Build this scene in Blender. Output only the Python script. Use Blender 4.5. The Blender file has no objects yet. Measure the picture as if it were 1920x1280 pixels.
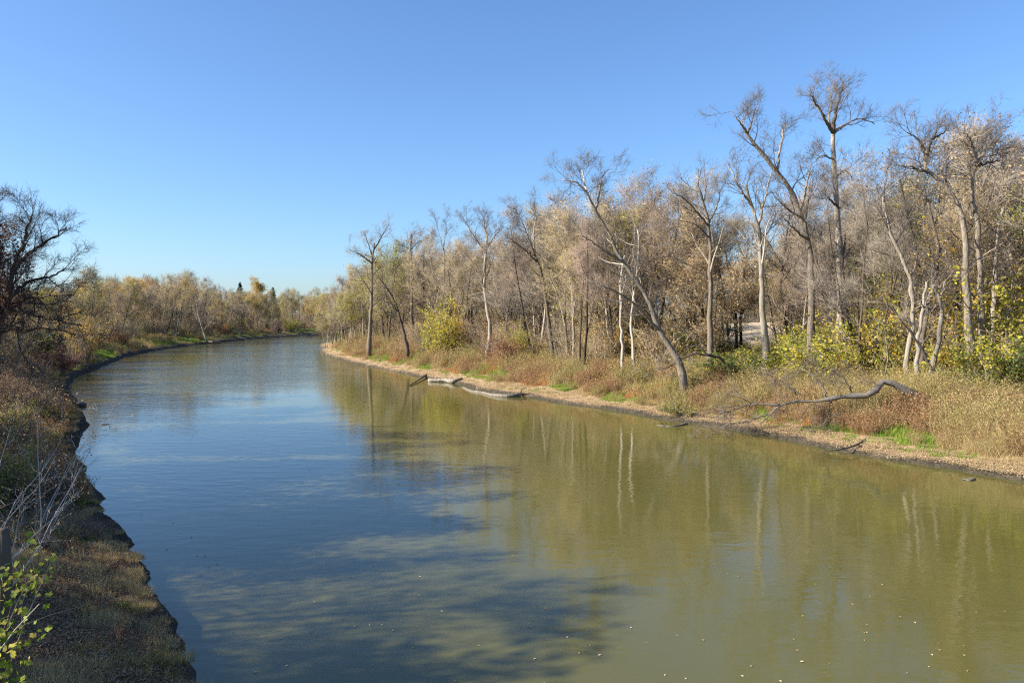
import bpy, math, random
import numpy as np
from mathutils import Vector

# ---------------------------------------------------------------- camera, sky, sun
S = bpy.context.scene
COL = S.collection
H, F, YH = 7.0, 1493.0, 595.0            # eye height over the water, focal length in photo pixels, horizon row
PITCH = math.atan((640 - YH) / F)
cam = bpy.data.objects.new('camera', bpy.data.cameras.new('camera'))
COL.objects.link(cam)
cam.location = (0, 0, H)
cam.rotation_euler = (math.radians(90) - PITCH, 0, 0)
cam.data.sensor_width = 36
cam.data.lens = 36 * F / 1920
cam.data.clip_end = 9000
S.camera = cam

SUN_EL = math.radians(31)
LX, LY = 0.975, 0.22                      # where the light travels, seen from above
n_ = math.hypot(LX, LY); LX /= n_; LY /= n_
w = bpy.data.worlds.new("World"); S.world = w; w.use_nodes = True
nt = w.node_tree
sky = nt.nodes.new('ShaderNodeTexSky'); sky.sky_type = 'NISHITA'
sky.sun_disc = False
sky.sun_elevation = SUN_EL
sky.sun_rotation = math.atan2(-LX, -LY)
sky.altitude = 0; sky.air_density = 1.0; sky.dust_density = 0.75; sky.ozone_density = 7.8
bg = nt.nodes['Background']
bg.inputs['Strength'].default_value = 0.094
nt.links.new(sky.outputs[0], bg.inputs[0])
sl = bpy.data.lights.new('sun', 'SUN'); sl.energy = 5.0; sl.angle = math.radians(0.5); sl.color = (1.0, 0.92, 0.79)
so = bpy.data.objects.new('sun', sl); COL.objects.link(so)
so.location = (-60, -20, 60)
so.rotation_euler = Vector((LX * math.cos(SUN_EL), LY * math.cos(SUN_EL), -math.sin(SUN_EL))).to_track_quat('-Z', 'Y').to_euler()
S.view_settings.view_transform = 'Standard'
S.view_settings.look = 'None'
S.view_settings.exposure = 1.2
S.view_settings.gamma = 1.0
S.cycles.max_bounces = 6
S.cycles.filter_width = 1.2
S.cycles.use_denoising = False
S.cycles.sample_clamp_indirect = 2.0
S.cycles.transparent_max_bounces = 4

# ---------------------------------------------------------------- pixel <-> place
cp, sp_ = math.cos(PITCH), math.sin(PITCH)
def ray(px, py):
    a, b = (px - 960) / F, (640 - py) / F
    return np.array([a, cp + b * sp_, -sp_ + b * cp])
def WZ(px, py, z=0.0):                    # point at height z under that pixel
    r = ray(px, py); t = (z - H) / r[2]
    return r[0] * t, r[1] * t
def WD(px, py, d):                        # point at distance d (along y)
    r = ray(px, py); t = d / r[1]
    return np.array([r[0] * t, d, H + r[2] * t])
def PX(x, y, z):                          # place -> photo pixel
    dz = z - H
    dep = y * cp - dz * sp_
    up = y * sp_ + dz * cp
    return 960 + F * x / dep, 640 - F * up / dep

# ---------------------------------------------------------------- noise
_rs = np.random.RandomState(7)
_T = _rs.rand(256, 256)
def vnoise(x, y):
    xi = np.floor(x).astype(int); yi = np.floor(y).astype(int)
    fx = x - xi; fy = y - yi
    fx = fx * fx * (3 - 2 * fx); fy = fy * fy * (3 - 2 * fy)
    a = _T[xi % 256, yi % 256]; b = _T[(xi + 1) % 256, yi % 256]
    c = _T[xi % 256, (yi + 1) % 256]; d = _T[(xi + 1) % 256, (yi + 1) % 256]
    return (a * (1 - fx) + b * fx) * (1 - fy) + (c * (1 - fx) + d * fx) * fy
def fbm(x, y, s, o=4):
    x = np.asarray(x, float) / s; y = np.asarray(y, float) / s
    v = 0; a = 0.5
    for k in range(o):
        v = v + a * (vnoise(x + 17.3 * k, y + 5.1 * k) - 0.5); x = x * 2.03; y = y * 2.03; a *= 0.5
    return v                               # about -0.5 .. 0.5
def sstep(a, b, x):
    t = np.clip((x - a) / (b - a), 0, 1); return t * t * (3 - 2 * t)

# ---------------------------------------------------------------- river outline
LPX = [(395,1280),(372,1248),(350,1222),(320,1180),(292,1110),(275,1060),(230,1000),(187,945),(165,910),(152,870),(153,830),(162,785),(146,755),(131,738),(134,716),
       (160,700),(200,684),(240,668),(300,656),(350,649),(400,643),(440,639),(480,635),(540,631),(585,628.5)]
RPX = [(1920,905),(1800,882),(1700,866),(1620,853),(1530,838),(1420,815),(1280,791),(1150,769),(1050,755),(975,743),(900,731),(860,721),(760,701),(700,689),(650,678),(618,668),(601,659)]
left = [(30,-45),(12,-16),(3.5,0.5),(-1.5,8.5)] + [WZ(*p) for p in LPX] + [(-52,345),(0,360),(110,350),(320,345)]
right = [(95,-60),(52,-18),(34,12)] + [WZ(*p) for p in RPX] + [(-42,177),(-46,192),(-50,212),(-46,232),(-22,252),(60,272),(320,290)]
def smooth(pts, n=4):
    P = np.array(pts, float); out = []
    for i in range(len(P) - 1):
        p0 = P[max(i-1, 0)]; p1 = P[i]; p2 = P[i+1]; p3 = P[min(i+2, len(P)-1)]
        for k in range(n):
            t = k / n
            out.append(0.5 * ((2*p1) + (-p0+p2)*t + (2*p0-5*p1+4*p2-p3)*t*t + (-p0+3*p1-3*p2+p3)*t**3))
    out.append(P[-1]); return np.array(out)
LS, RS = smooth(left, 3), smooth(right, 3)
POLY = np.vstack([LS, RS[::-1]])
def dist_line(x, y, L):
    best = np.full(x.shape, 1e18)
    for i in range(len(L) - 1):
        a, b = L[i], L[i+1]; d = b - a; q = d @ d
        t = np.clip(((x - a[0]) * d[0] + (y - a[1]) * d[1]) / q, 0, 1)
        best = np.minimum(best, (x - a[0] - t * d[0])**2 + (y - a[1] - t * d[1])**2)
    return np.sqrt(best)
def inside(x, y):
    r = np.zeros(x.shape, bool); n = len(POLY)
    for i in range(n):
        a, b = POLY[i], POLY[(i+1) % n]
        if a[1] == b[1]: continue
        c = ((a[1] > y) != (b[1] > y)) & (x < (b[0]-a[0]) * (y-a[1]) / (b[1]-a[1]) + a[0])
        r ^= c
    return r
def shore(x, y):
    """distance from the water's edge (negative in the river) and whether the left bank is nearer"""
    x = np.atleast_1d(np.asarray(x, float)); y = np.atleast_1d(np.asarray(y, float))
    dl, dr = dist_line(x, y, LS), dist_line(x, y, RS)
    d = np.minimum(dl, dr)
    return np.where(inside(x, y), -d, d), dl < dr
GX0, GY0, GN, GM_ = -320, -70, 520, 760
_gx, _gy = np.meshgrid(GX0 + np.arange(GN) * 1.0, GY0 + np.arange(GM_) * 1.0, indexing='ij')
_gd, _gl = shore(_gx.ravel(), _gy.ravel())
_gd = _gd.reshape(GN, GM_); _gl = _gl.reshape(GN, GM_)
exact_shore = shore
def shore(x, y):
    x = np.atleast_1d(np.asarray(x, float)); y = np.atleast_1d(np.asarray(y, float))
    u = np.clip(x - GX0, 0, GN - 1.001); v = np.clip(y - GY0, 0, GM_ - 1.001)
    i = u.astype(int); j = v.astype(int); f = u - i; g = v - j
    d = (_gd[i, j] * (1-f) + _gd[i+1, j] * f) * (1-g) + (_gd[i, j+1] * (1-f) + _gd[i+1, j+1] * f) * g
    out = np.maximum(np.abs(x - GX0 - u), np.abs(y - GY0 - v))
    return d + out, _gl[i, j]
def height(x, y, full=False, exact=False):
    x = np.atleast_1d(np.asarray(x, float)); y = np.atleast_1d(np.asarray(y, float))
    d, isl = (exact_shore if exact else shore)(x, y)
    far = np.clip(np.hypot(x, y) / 60, 0.5, 3)
    dd = d + np.where(isl, fbm(x, y, 2.6, 4) * 1.2 + fbm(x + 31, y, .55, 3) * .25, fbm(x, y, 5, 5) * 1.1 * np.clip(far, 0.5, 1.6))
    # right: a low mud lip, a leaf-strewn beach, then a weedy rise
    hr = sstep(0, 0.35, dd) * 0.22 + sstep(0.3, 4.0, dd) * 0.35 + sstep(2.5, 11, dd) * 1.25 + sstep(10, 40, dd) * 0.4
    # left: a steep cut edge
    hl = sstep(0, 0.45, dd) * 0.5 + sstep(0.4, 3.5, dd) * 0.5 + sstep(2, 14, dd) * 1.3 + sstep(25, 120, dd) * 3.5
    h = np.where(isl, hl, hr)
    # a pale raised field beyond the right-hand wood
    h = h + np.where(isl, 0, sstep(54, 95, dd) * 3.6 + sstep(90, 160, dd) * 1.5)
    h = h + sstep(1.0, 6, dd) * fbm(x, y, 6, 4) * 0.55 + sstep(0.2, 1.2, dd) * fbm(x, y, 0.8, 3) * 0.16
    h = np.where(dd < 0, np.maximum(dd * 0.55, -2.2), h)
    return (h, dd, isl) if full else h
def gz(x, y): return float(height(x, y)[0])

# ---------------------------------------------------------------- mesh helpers
def mesh_np(name, V, faces, mats, smooth_=False, tint=None, fmat=None):
    """faces: (M,4) or (M,3) int array, or a list of such arrays"""
    if not isinstance(faces, list): faces = [faces]
    me = bpy.data.meshes.new(name)
    V = np.asarray(V, np.float32)
    me.vertices.add(len(V)); me.vertices.foreach_set('co', V.ravel())
    loops = np.concatenate([f.ravel() for f in faces]).astype(np.int32)
    tot = np.concatenate([np.full(len(f), f.shape[1]) for f in faces]).astype(np.int32)
    st = np.concatenate([[0], np.cumsum(tot)[:-1]]).astype(np.int32)
    me.loops.add(len(loops)); me.loops.foreach_set('vertex_index', loops)
    me.polygons.add(len(tot)); me.polygons.foreach_set('loop_start', st); me.polygons.foreach_set('loop_total', tot)
    if smooth_: me.polygons.foreach_set('use_smooth', np.ones(len(tot), bool))
    for m in (mats if isinstance(mats, (list, tuple)) else [mats]): me.materials.append(m)
    if fmat is not None: me.polygons.foreach_set('material_index', np.asarray(fmat, np.int32))
    if tint is not None:
        a = me.attributes.new('tint', 'FLOAT', 'POINT'); a.data.foreach_set('value', np.asarray(tint, np.float32))
    me.update(); return me
def nrm(v): return v / np.maximum(np.linalg.norm(v, axis=-1, keepdims=True), 1e-9)

class Geo:                                 # collects vertices and faces
    def __init__(s): s.V = []; s.Q = []; s.T = []; s.t = []; s.n = 0
    def add(s, V, Q=None, T=None, tint=None):
        V = V.reshape(-1, 3); s.V.append(V)
        if Q is not None and len(Q): s.Q.append(Q + s.n)
        if T is not None and len(T): s.T.append(T + s.n)
        s.t.append(np.full(len(V), 0.5) if tint is None else tint)
        s.n += len(V)
    def tubes(s, P, R, sides, rng, cap=False, rough=0.0, tint=None):
        N, K, _ = P.shape
        T = np.empty_like(P); T[:, 1:-1] = P[:, 2:] - P[:, :-2]; T[:, 0] = P[:, 1] - P[:, 0]; T[:, -1] = P[:, -1] - P[:, -2]
        T = nrm(T)
        m = np.abs(nrm(P[:, -1] - P[:, 0])); ax = np.eye(3)[np.argmin(m, 1)]
        A = nrm(np.cross(T, ax[:, None, :])); B = np.cross(T, A)
        th = np.arange(sides) * 2 * math.pi / sides
        c, q = np.cos(th), np.sin(th)
        RR = R[:, :, None] * (1 + rough * (rng.rand(N, K, sides) - 0.5)) if rough else np.repeat(R[:, :, None], sides, 2)
        V = P[:, :, None, :] + RR[..., None] * (A[:, :, None, :] * c[None, None, :, None] + B[:, :, None, :] * q[None, None, :, None])
        base = (np.arange(N) * K * sides)[:, None, None] + (np.arange(K - 1) * sides)[None, :, None]
        j = np.arange(sides)[None, None, :]; j2 = (j + 1) % sides
        Q = np.stack([base + j, base + j2, base + sides + j2, base + sides + j], -1).reshape(-1, 4)
        if tint is None: tint = np.repeat(rng.rand(N), K * sides)
        s.add(V, Q, tint=tint)
        if cap:
            e = (np.arange(N) * K * sides + (K - 1) * sides)[:, None]
            for k in range(1, sides - 1):
                s.T.append(np.hstack([e, e + k, e + k + 1]) + s.n - N * K * sides)
                b0 = (np.arange(N) * K * sides)[:, None]
                s.T.append(np.hstack([b0, b0 + k + 1, b0 + k]) + s.n - N * K * sides)
    def spikes(s, P0, P1, r, rng, tint=None):     # thin three-sided tapering twigs
        N = len(P0); D = nrm(P1 - P0)
        A = nrm(np.cross(D, nrm(rng.randn(N, 3)))); B = np.cross(D, A)
        V = np.empty((N, 4, 3))
        for k in range(3):
            a = k * 2.0944
            V[:, k] = P0 + r[:, None] * (A * math.cos(a) + B * math.sin(a))
        V[:, 3] = P1
        b = (np.arange(N) * 4)[:, None]
        T = np.vstack([b + [0, 1, 3], b + [1, 2, 3], b + [2, 0, 3]])
        s.add(V, T=T, tint=np.repeat(rng.rand(N), 4) if tint is None else np.repeat(tint, 4))
    def leaves(s, P, size, rng, flat=0.0, aspect=0.6, tint=None):
        N = len(P)
        if not N: return
        D = rng.randn(N, 3); D[:, 2] = D[:, 2] * (1 - flat) - 0.25; D = nrm(D)
        A = nrm(np.cross(D, nrm(rng.randn(N, 3) * (1 - flat) + np.array([0, 0, 2.0 * flat]))))
        Nn = np.cross(D, A)
        L = (size * (0.6 + 0.8 * rng.rand(N)))[:, None]
        V = np.empty((N, 4, 3))
        V[:, 0] = P; V[:, 1] = P + D * L * 0.5 + A * L * aspect * 0.5 + Nn * L * 0.12
        V[:, 2] = P + D * L; V[:, 3] = P + D * L * 0.5 - A * L * aspect * 0.5 + Nn * L * 0.12
        b = (np.arange(N) * 4)[:, None]
        s.add(V, Q=b + [0, 1, 2, 3], tint=np.repeat(rng.rand(N), 4) if tint is None else np.repeat(tint, 4))
    def mesh(s, name, mats, smooth_=False):
        f = []
        if s.Q: f.append(np.vstack(s.Q))
        if s.T: f.append(np.vstack(s.T))
        return mesh_np(name, np.vstack(s.V), f, mats, smooth_, np.concatenate(s.t))

def extend(P0, D0, L, R0, K, wander, trop, rng, tip=0.3):
    N = len(P0); P = np.empty((N, K, 3)); P[:, 0] = P0; D = nrm(D0)
    for k in range(1, K):
        D = nrm(D + wander * rng.randn(N, 3) + np.array([0, 0, trop]))
        P[:, k] = P[:, k-1] + D * (L / (K - 1))[:, None]
    t = np.linspace(0, 1, K)
    return P, R0[:, None] * (1 - (1 - tip) * t[None, :])
def spawn(P, R, n, t0, t1, ang, sd, ratio, fall, rng, rr=0.6, rmin=0.004):
    N, K, _ = P.shape
    L = np.linalg.norm(P[:, 1:] - P[:, :-1], axis=2).sum(1)
    t = t0 + (t1 - t0) * (np.arange(n)[None, :] + rng.rand(N, n)) / n
    i = np.minimum((t * (K - 1)).astype(int), K - 2); f = t * (K - 1) - i
    a = np.arange(N)[:, None]
    p = P[a, i] * (1 - f[..., None]) + P[a, i+1] * f[..., None]
    r = R[a, i] * (1 - f) + R[a, i+1] * f
    T = nrm(P[a, i+1] - P[a, i])
    az = rng.rand(N, 1) * 6.28 + np.arange(n)[None, :] * 2.4 + rng.randn(N, n) * 0.5
    ref = np.where(np.abs(T[..., 2:3]) > 0.9, np.array([1.0, 0, 0]), np.array([0, 0, 1.0]))
    A = nrm(np.cross(T, ref)); B = np.cross(T, A)
    an = np.clip(ang + sd * rng.randn(N, n), 0.15, 1.6)
    D = T * np.cos(an)[..., None] + (A * np.cos(az)[..., None] + B * np.sin(az)[..., None]) * np.sin(an)[..., None]
    Ln = L[:, None] * ratio * (1 - fall * (t - t0) / (t1 - t0)) * (0.65 + 0.7 * rng.rand(N, n))
    return p.reshape(-1, 3), D.reshape(-1, 3), Ln.ravel(), np.maximum(r * rr, rmin).ravel()

# ---------------------------------------------------------------- materials
def mat(name, ramp, rough=0.9, scale=0, translucent=0.0, bump=0.0, noise_w=0.35, stretch=None, rnd=0.25, spec=0.2):
    """colour ramp over the mesh's own tint, a noise and the object's random number"""
    m = bpy.data.materials.new(name); m.use_nodes = True; t = m.node_tree; N = t.nodes; L = t.links
    b = N['Principled BSDF']; b.inputs['Roughness'].default_value = rough; b.inputs['Specular IOR Level'].default_value = spec
    at = N.new('ShaderNodeAttribute'); at.attribute_name = 'tint'
    oi = N.new('ShaderNodeObjectInfo')
    mx = N.new('ShaderNodeMath'); mx.operation = 'MULTIPLY_ADD'; mx.inputs[1].default_value = rnd; mx.inputs[2].default_value = -rnd / 2
    L.new(oi.outputs['Random'], mx.inputs[0])
    ad = N.new('ShaderNodeMath'); ad.operation = 'ADD'; L.new(at.outputs['Fac'], ad.inputs[0]); L.new(mx.outputs[0], ad.inputs[1])
    fac = ad.outputs[0]
    if scale:
        tc = N.new('ShaderNodeTexCoord'); mp = N.new('ShaderNodeMapping')
        if stretch: mp.inputs['Scale'].default_value = stretch
        L.new(tc.outputs['Object'], mp.inputs[0])
        no = N.new('ShaderNodeTexNoise'); no.inputs['Scale'].default_value = scale; no.inputs['Detail'].default_value = 5
        L.new(mp.outputs[0], no.inputs['Vector'])
        m2 = N.new('ShaderNodeMath'); m2.operation = 'MULTIPLY_ADD'; m2.inputs[1].default_value = noise_w * 2; m2.inputs[2].default_value = -noise_w
        L.new(no.outputs['Fac'], m2.inputs[0])
        a2 = N.new('ShaderNodeMath'); a2.operation = 'ADD'; L.new(fac, a2.inputs[0]); L.new(m2.outputs[0], a2.inputs[1]); fac = a2.outputs[0]
        if bump:
            bp = N.new('ShaderNodeBump'); bp.inputs['Distance'].default_value = bump; bp.inputs['Strength'].default_value = 0.8
            L.new(no.outputs['Fac'], bp.inputs['Height']); L.new(bp.outputs[0], b.inputs['Normal'])
    cr = N.new('ShaderNodeValToRGB'); e = cr.color_ramp.elements
    for k, c in enumerate(ramp):
        pos = k / (len(ramp) - 1)
        el = e[0] if k == 0 else (e[len(e) - 1] if k == len(ramp) - 1 else e.new(pos))
        el.position = pos; el.color = (*c, 1)
    L.new(fac, cr.inputs[0]); L.new(cr.outputs[0], b.inputs['Base Color'])
    if translucent:
        tr = N.new('ShaderNodeBsdfTranslucent'); L.new(cr.outputs[0], tr.inputs[0])
        ms = N.new('ShaderNodeMixShader'); ms.inputs[0].default_value = translucent
        L.new(b.outputs[0], ms.inputs[1]); L.new(tr.outputs[0], ms.inputs[2]); L.new(ms.outputs[0], N['Material Output'].inputs['Surface'])
    return m
BK = (1.0, 1.0, 0.22)
M = {}
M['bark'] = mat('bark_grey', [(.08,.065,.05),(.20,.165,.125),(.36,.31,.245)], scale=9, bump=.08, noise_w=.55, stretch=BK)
M['bark_pale'] = mat('bark_pale', [(.18,.155,.12),(.34,.30,.24),(.50,.455,.385)], scale=7, bump=.06, noise_w=.5, stretch=BK)
M['leaf_orange'] = mat('leaf_orange', [(.30,.10,.025),(.48,.20,.05),(.60,.32,.10),(.64,.44,.18)], rough=.6, translucent=.4)
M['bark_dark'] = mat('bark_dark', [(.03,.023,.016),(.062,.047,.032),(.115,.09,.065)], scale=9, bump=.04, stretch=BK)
M['drift'] = mat('driftwood', [(.09,.08,.065),(.18,.16,.13),(.30,.27,.225)], scale=7, bump=.05, stretch=(0.4,1,1))
M['deadlog'] = mat('dead_log', [(.04,.035,.03),(.09,.077,.063),(.17,.15,.125)], scale=8, bump=.04)
M['twig'] = mat('twig_grey_brown', [(.145,.122,.098),(.25,.212,.172),(.39,.335,.27)])
M['twig_brown'] = mat('twig_brown', [(.075,.06,.048),(.135,.11,.088),(.23,.19,.15)])
M['bleached'] = mat('bleached_wood', [(.09,.075,.06),(.25,.22,.18),(.42,.38,.32)], scale=5, bump=.08, noise_w=.6, stretch=BK)
M['twig_tan'] = mat('twig_tan', [(.22,.17,.10),(.36,.285,.17),(.50,.41,.26)])
M['twig_red'] = mat('twig_reddish', [(.18,.13,.10),(.29,.215,.165),(.41,.315,.25)])
M['twig_dark'] = mat('twig_dark', [(.04,.034,.034),(.075,.062,.06),(.12,.10,.095)])
M['twig_pale'] = mat('twig_pale', [(.34,.30,.27),(.48,.43,.39),(.6,.55,.5)])
lf = dict(rough=.6, translucent=.4, rnd=.3)
M['leaf_yg'] = mat('leaf_yellow_green', [(.12,.17,.012),(.30,.31,.03),(.50,.44,.055),(.62,.50,.10)], **lf)
M['leaf_vine'] = mat('leaf_vine', [(.08,.14,.015),(.22,.30,.03),(.48,.48,.06),(.58,.46,.14)], rough=.55, translucent=.4, rnd=.1, scale=14, noise_w=.3)
M['leaf_green'] = mat('leaf_green', [(.035,.07,.012),(.07,.125,.018),(.14,.19,.03),(.25,.26,.05)], **lf)
M['leaf_gold'] = mat('leaf_gold', [(.30,.17,.02),(.50,.31,.035),(.60,.42,.07),(.66,.50,.16)], **lf)
M['leaf_tan'] = mat('leaf_tan', [(.24,.14,.07),(.38,.25,.13),(.52,.37,.20),(.60,.46,.28)], **lf)
M['leaf_rust'] = mat('leaf_rust', [(.13,.05,.02),(.25,.10,.04),(.38,.18,.08),(.48,.29,.15)], **lf)
M['leaf_red'] = mat('leaf_red', [(.10,.02,.025),(.20,.035,.045),(.30,.06,.06),(.34,.12,.10)], **lf)
M['leaf_olive'] = mat('leaf_olive', [(.13,.12,.025),(.26,.23,.05),(.38,.33,.09),(.48,.42,.15)], **lf)
M['needle'] = mat('spruce_needle', [(.012,.03,.012),(.02,.05,.022),(.035,.075,.035)], rough=.7)
M['grass_tan'] = mat('grass_dry', [(.26,.18,.08),(.42,.31,.14),(.58,.46,.23),(.68,.57,.32)], **lf)
M['grass_green'] = mat('grass_green', [(.09,.17,.02),(.17,.28,.03),(.29,.40,.05),(.44,.50,.12)], **lf)
M['weed_rust'] = mat('weed_rust', [(.20,.10,.05),(.34,.19,.09),(.46,.29,.15),(.56,.43,.25)], **lf)
M['weed_olive'] = mat('weed_olive', [(.17,.15,.045),(.31,.26,.085),(.46,.38,.15),(.58,.49,.26)], **lf)
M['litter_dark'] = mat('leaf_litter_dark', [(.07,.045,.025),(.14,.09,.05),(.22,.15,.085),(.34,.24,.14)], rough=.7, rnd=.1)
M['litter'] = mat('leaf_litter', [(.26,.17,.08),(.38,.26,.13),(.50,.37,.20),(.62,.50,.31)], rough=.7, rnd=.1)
M['stone'] = mat('stone', [(.10,.09,.08),(.18,.165,.15),(.30,.28,.25)], scale=5, bump=.02)

def ground_mat():
    m = bpy.data.materials.new('ground'); m.use_nodes = True; t = m.node_tree; N = t.nodes; L = t.links
    b = N['Principled BSDF']; b.inputs['Roughness'].default_value = .95; b.inputs['Specular IOR Level'].default_value = .15
    at = N.new('ShaderNodeAttribute'); at.attribute_name = 'col'
    geo = N.new('ShaderNodeNewGeometry')
    def noise(sc, det=6):
        n = N.new('ShaderNodeTexNoise'); n.inputs['Scale'].default_value = sc; n.inputs['Detail'].default_value = det; n.inputs['Roughness'].default_value = .65
        L.new(geo.outputs['Position'], n.inputs['Vector']); return n
    n1 = noise(5.5); n2 = noise(0.9, 4)
    vo = N.new('ShaderNodeTexVoronoi'); vo.inputs['Scale'].default_value = 14; L.new(geo.outputs['Position'], vo.inputs['Vector'])
    mr = N.new('ShaderNodeMapRange'); mr.inputs['From Min'].default_value = .3; mr.inputs['From Max'].default_value = .7; mr.inputs['To Min'].default_value = .45; mr.inputs['To Max'].default_value = 1.6
    L.new(n1.outputs['Fac'], mr.inputs['Value'])
    mr2 = N.new('ShaderNodeMapRange'); mr2.inputs['From Min'].default_value = .3; mr2.inputs['From Max'].default_value = .7; mr2.inputs['To Min'].default_value = .75; mr2.inputs['To Max'].default_value = 1.25
    L.new(n2.outputs['Fac'], mr2.inputs['Value'])
    sep = N.new('ShaderNodeSeparateColor'); L.new(vo.outputs['Color'], sep.inputs[0])
    mr3 = N.new('ShaderNodeMapRange'); mr3.inputs['To Min'].default_value = .65; mr3.inputs['To Max'].default_value = 1.35
    L.new(sep.outputs[0], mr3.inputs['Value'])
    mu = N.new('ShaderNodeMath'); mu.operation = 'MULTIPLY'; L.new(mr.outputs[0], mu.inputs[0]); L.new(mr2.outputs[0], mu.inputs[1])
    mu2 = N.new('ShaderNodeMath'); mu2.operation = 'MULTIPLY'; L.new(mu.outputs[0], mu2.inputs[0]); L.new(mr3.outputs[0], mu2.inputs[1])
    vm = N.new('ShaderNodeVectorMath'); vm.operation = 'SCALE'; L.new(at.outputs['Color'], vm.inputs[0]); L.new(mu2.outputs[0], vm.inputs['Scale'])
    L.new(vm.outputs[0], b.inputs['Base Color'])
    bp = N.new('ShaderNodeBump'); bp.inputs['Distance'].default_value = .06; bp.inputs['Strength'].default_value = .8
    L.new(mu2.outputs[0], bp.inputs['Height']); L.new(bp.outputs[0], b.inputs['Normal'])
    return m
def water_mat():
    m = bpy.data.materials.new('river_water'); m.use_nodes = True; t = m.node_tree; N = t.nodes; L = t.links
    b = N['Principled BSDF']
    b.inputs['Roughness'].default_value = .05; b.inputs['IOR'].default_value = 1.38
    geo = N.new('ShaderNodeNewGeometry')
    def noise(sc, det, st):
        mp = N.new('ShaderNodeMapping'); mp.inputs['Scale'].default_value = st; mp.inputs['Rotation'].default_value = (0, 0, .25)
        L.new(geo.outputs['Position'], mp.inputs[0])
        n = N.new('ShaderNodeTexNoise'); n.inputs['Scale'].default_value = sc; n.inputs['Detail'].default_value = det
        L.new(mp.outputs[0], n.inputs['Vector']); return n
    big = noise(.05, 3, (.6, 1.6, 1))                 # where the breeze roughens the river
    cr = N.new('ShaderNodeMapRange'); cr.inputs['From Min'].default_value = .42; cr.inputs['From Max'].default_value = .62
    cr.inputs['To Min'].default_value = .35; cr.inputs['To Max'].default_value = 1.0
    L.new(big.outputs['Fac'], cr.inputs['Value'])
    silt = noise(.09, 4, (1, 1, 1))
    rp = N.new('ShaderNodeValToRGB'); rp.color_ramp.elements[0].position = .3; rp.color_ramp.elements[1].position = .7
    rp.color_ramp.elements[0].color = (.088, .082, .021, 1); rp.color_ramp.elements[1].color = (.106, .098, .027, 1)
    L.new(silt.outputs['Fac'], rp.inputs[0]); L.new(rp.outputs[0], b.inputs['Base Color'])
    a = noise(1.1, 3, (.7, 1.5, 1)); c = noise(6, 2, (.8, 1.4, 1))
    ad = N.new('ShaderNodeMath'); ad.operation = 'MULTIPLY_ADD'; ad.inputs[1].default_value = .12
    L.new(c.outputs['Fac'], ad.inputs[0]); L.new(a.outputs['Fac'], ad.inputs[2])
    bp = N.new('ShaderNodeBump'); bp.inputs['Distance'].default_value = .017
    # the breeze reaches the open far reach more than the sheltered water under the right bank
    sx = N.new('ShaderNodeSeparateXYZ'); L.new(geo.outputs['Position'], sx.inputs[0])
    my = N.new('ShaderNodeMapRange'); my.inputs['From Min'].default_value = 50; my.inputs['From Max'].default_value = 105; L.new(sx.outputs['Y'], my.inputs['Value'])
    mx_ = N.new('ShaderNodeMapRange'); mx_.inputs['From Min'].default_value = -17; mx_.inputs['From Max'].default_value = -30; L.new(sx.outputs['X'], mx_.inputs['Value'])
    mm = N.new('ShaderNodeMath'); mm.operation = 'MULTIPLY'; L.new(my.outputs[0], mm.inputs[0]); L.new(mx_.outputs[0], mm.inputs[1])
    md_ = N.new('ShaderNodeMath'); md_.operation = 'MULTIPLY_ADD'; md_.inputs[1].default_value = .15; md_.inputs[2].default_value = .017; L.new(mm.outputs[0], md_.inputs[0])
    L.new(md_.outputs[0], bp.inputs['Distance'])
    L.new(cr.outputs[0], bp.inputs['Strength']); L.new(ad.outputs[0], bp.inputs['Height']); L.new(bp.outputs[0], b.inputs['Normal'])
    return m
GM, WM = ground_mat(), water_mat()

# ---------------------------------------------------------------- tagging
def link(o, parent=None):
    COL.objects.link(o)
    if parent is not None: o.parent = parent
    return o
def obj(name, me, parent=None):
    return link(bpy.data.objects.new(name, me), parent)
def tag(o, label=None, cat=None, group=None, kind=None):
    for k, v in (('label', label), ('category', cat), ('group', group), ('kind', kind)):
        if v: o[k] = v
    return o
def empty(name, loc, rz=0, sc=1.0):
    o = link(bpy.data.objects.new(name, None)); o.location = loc; o.rotation_euler = (0, 0, rz)
    o.scale = (sc, sc, sc) if isinstance(sc, (int, float)) else sc
    o.empty_display_size = .3; return o

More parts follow.
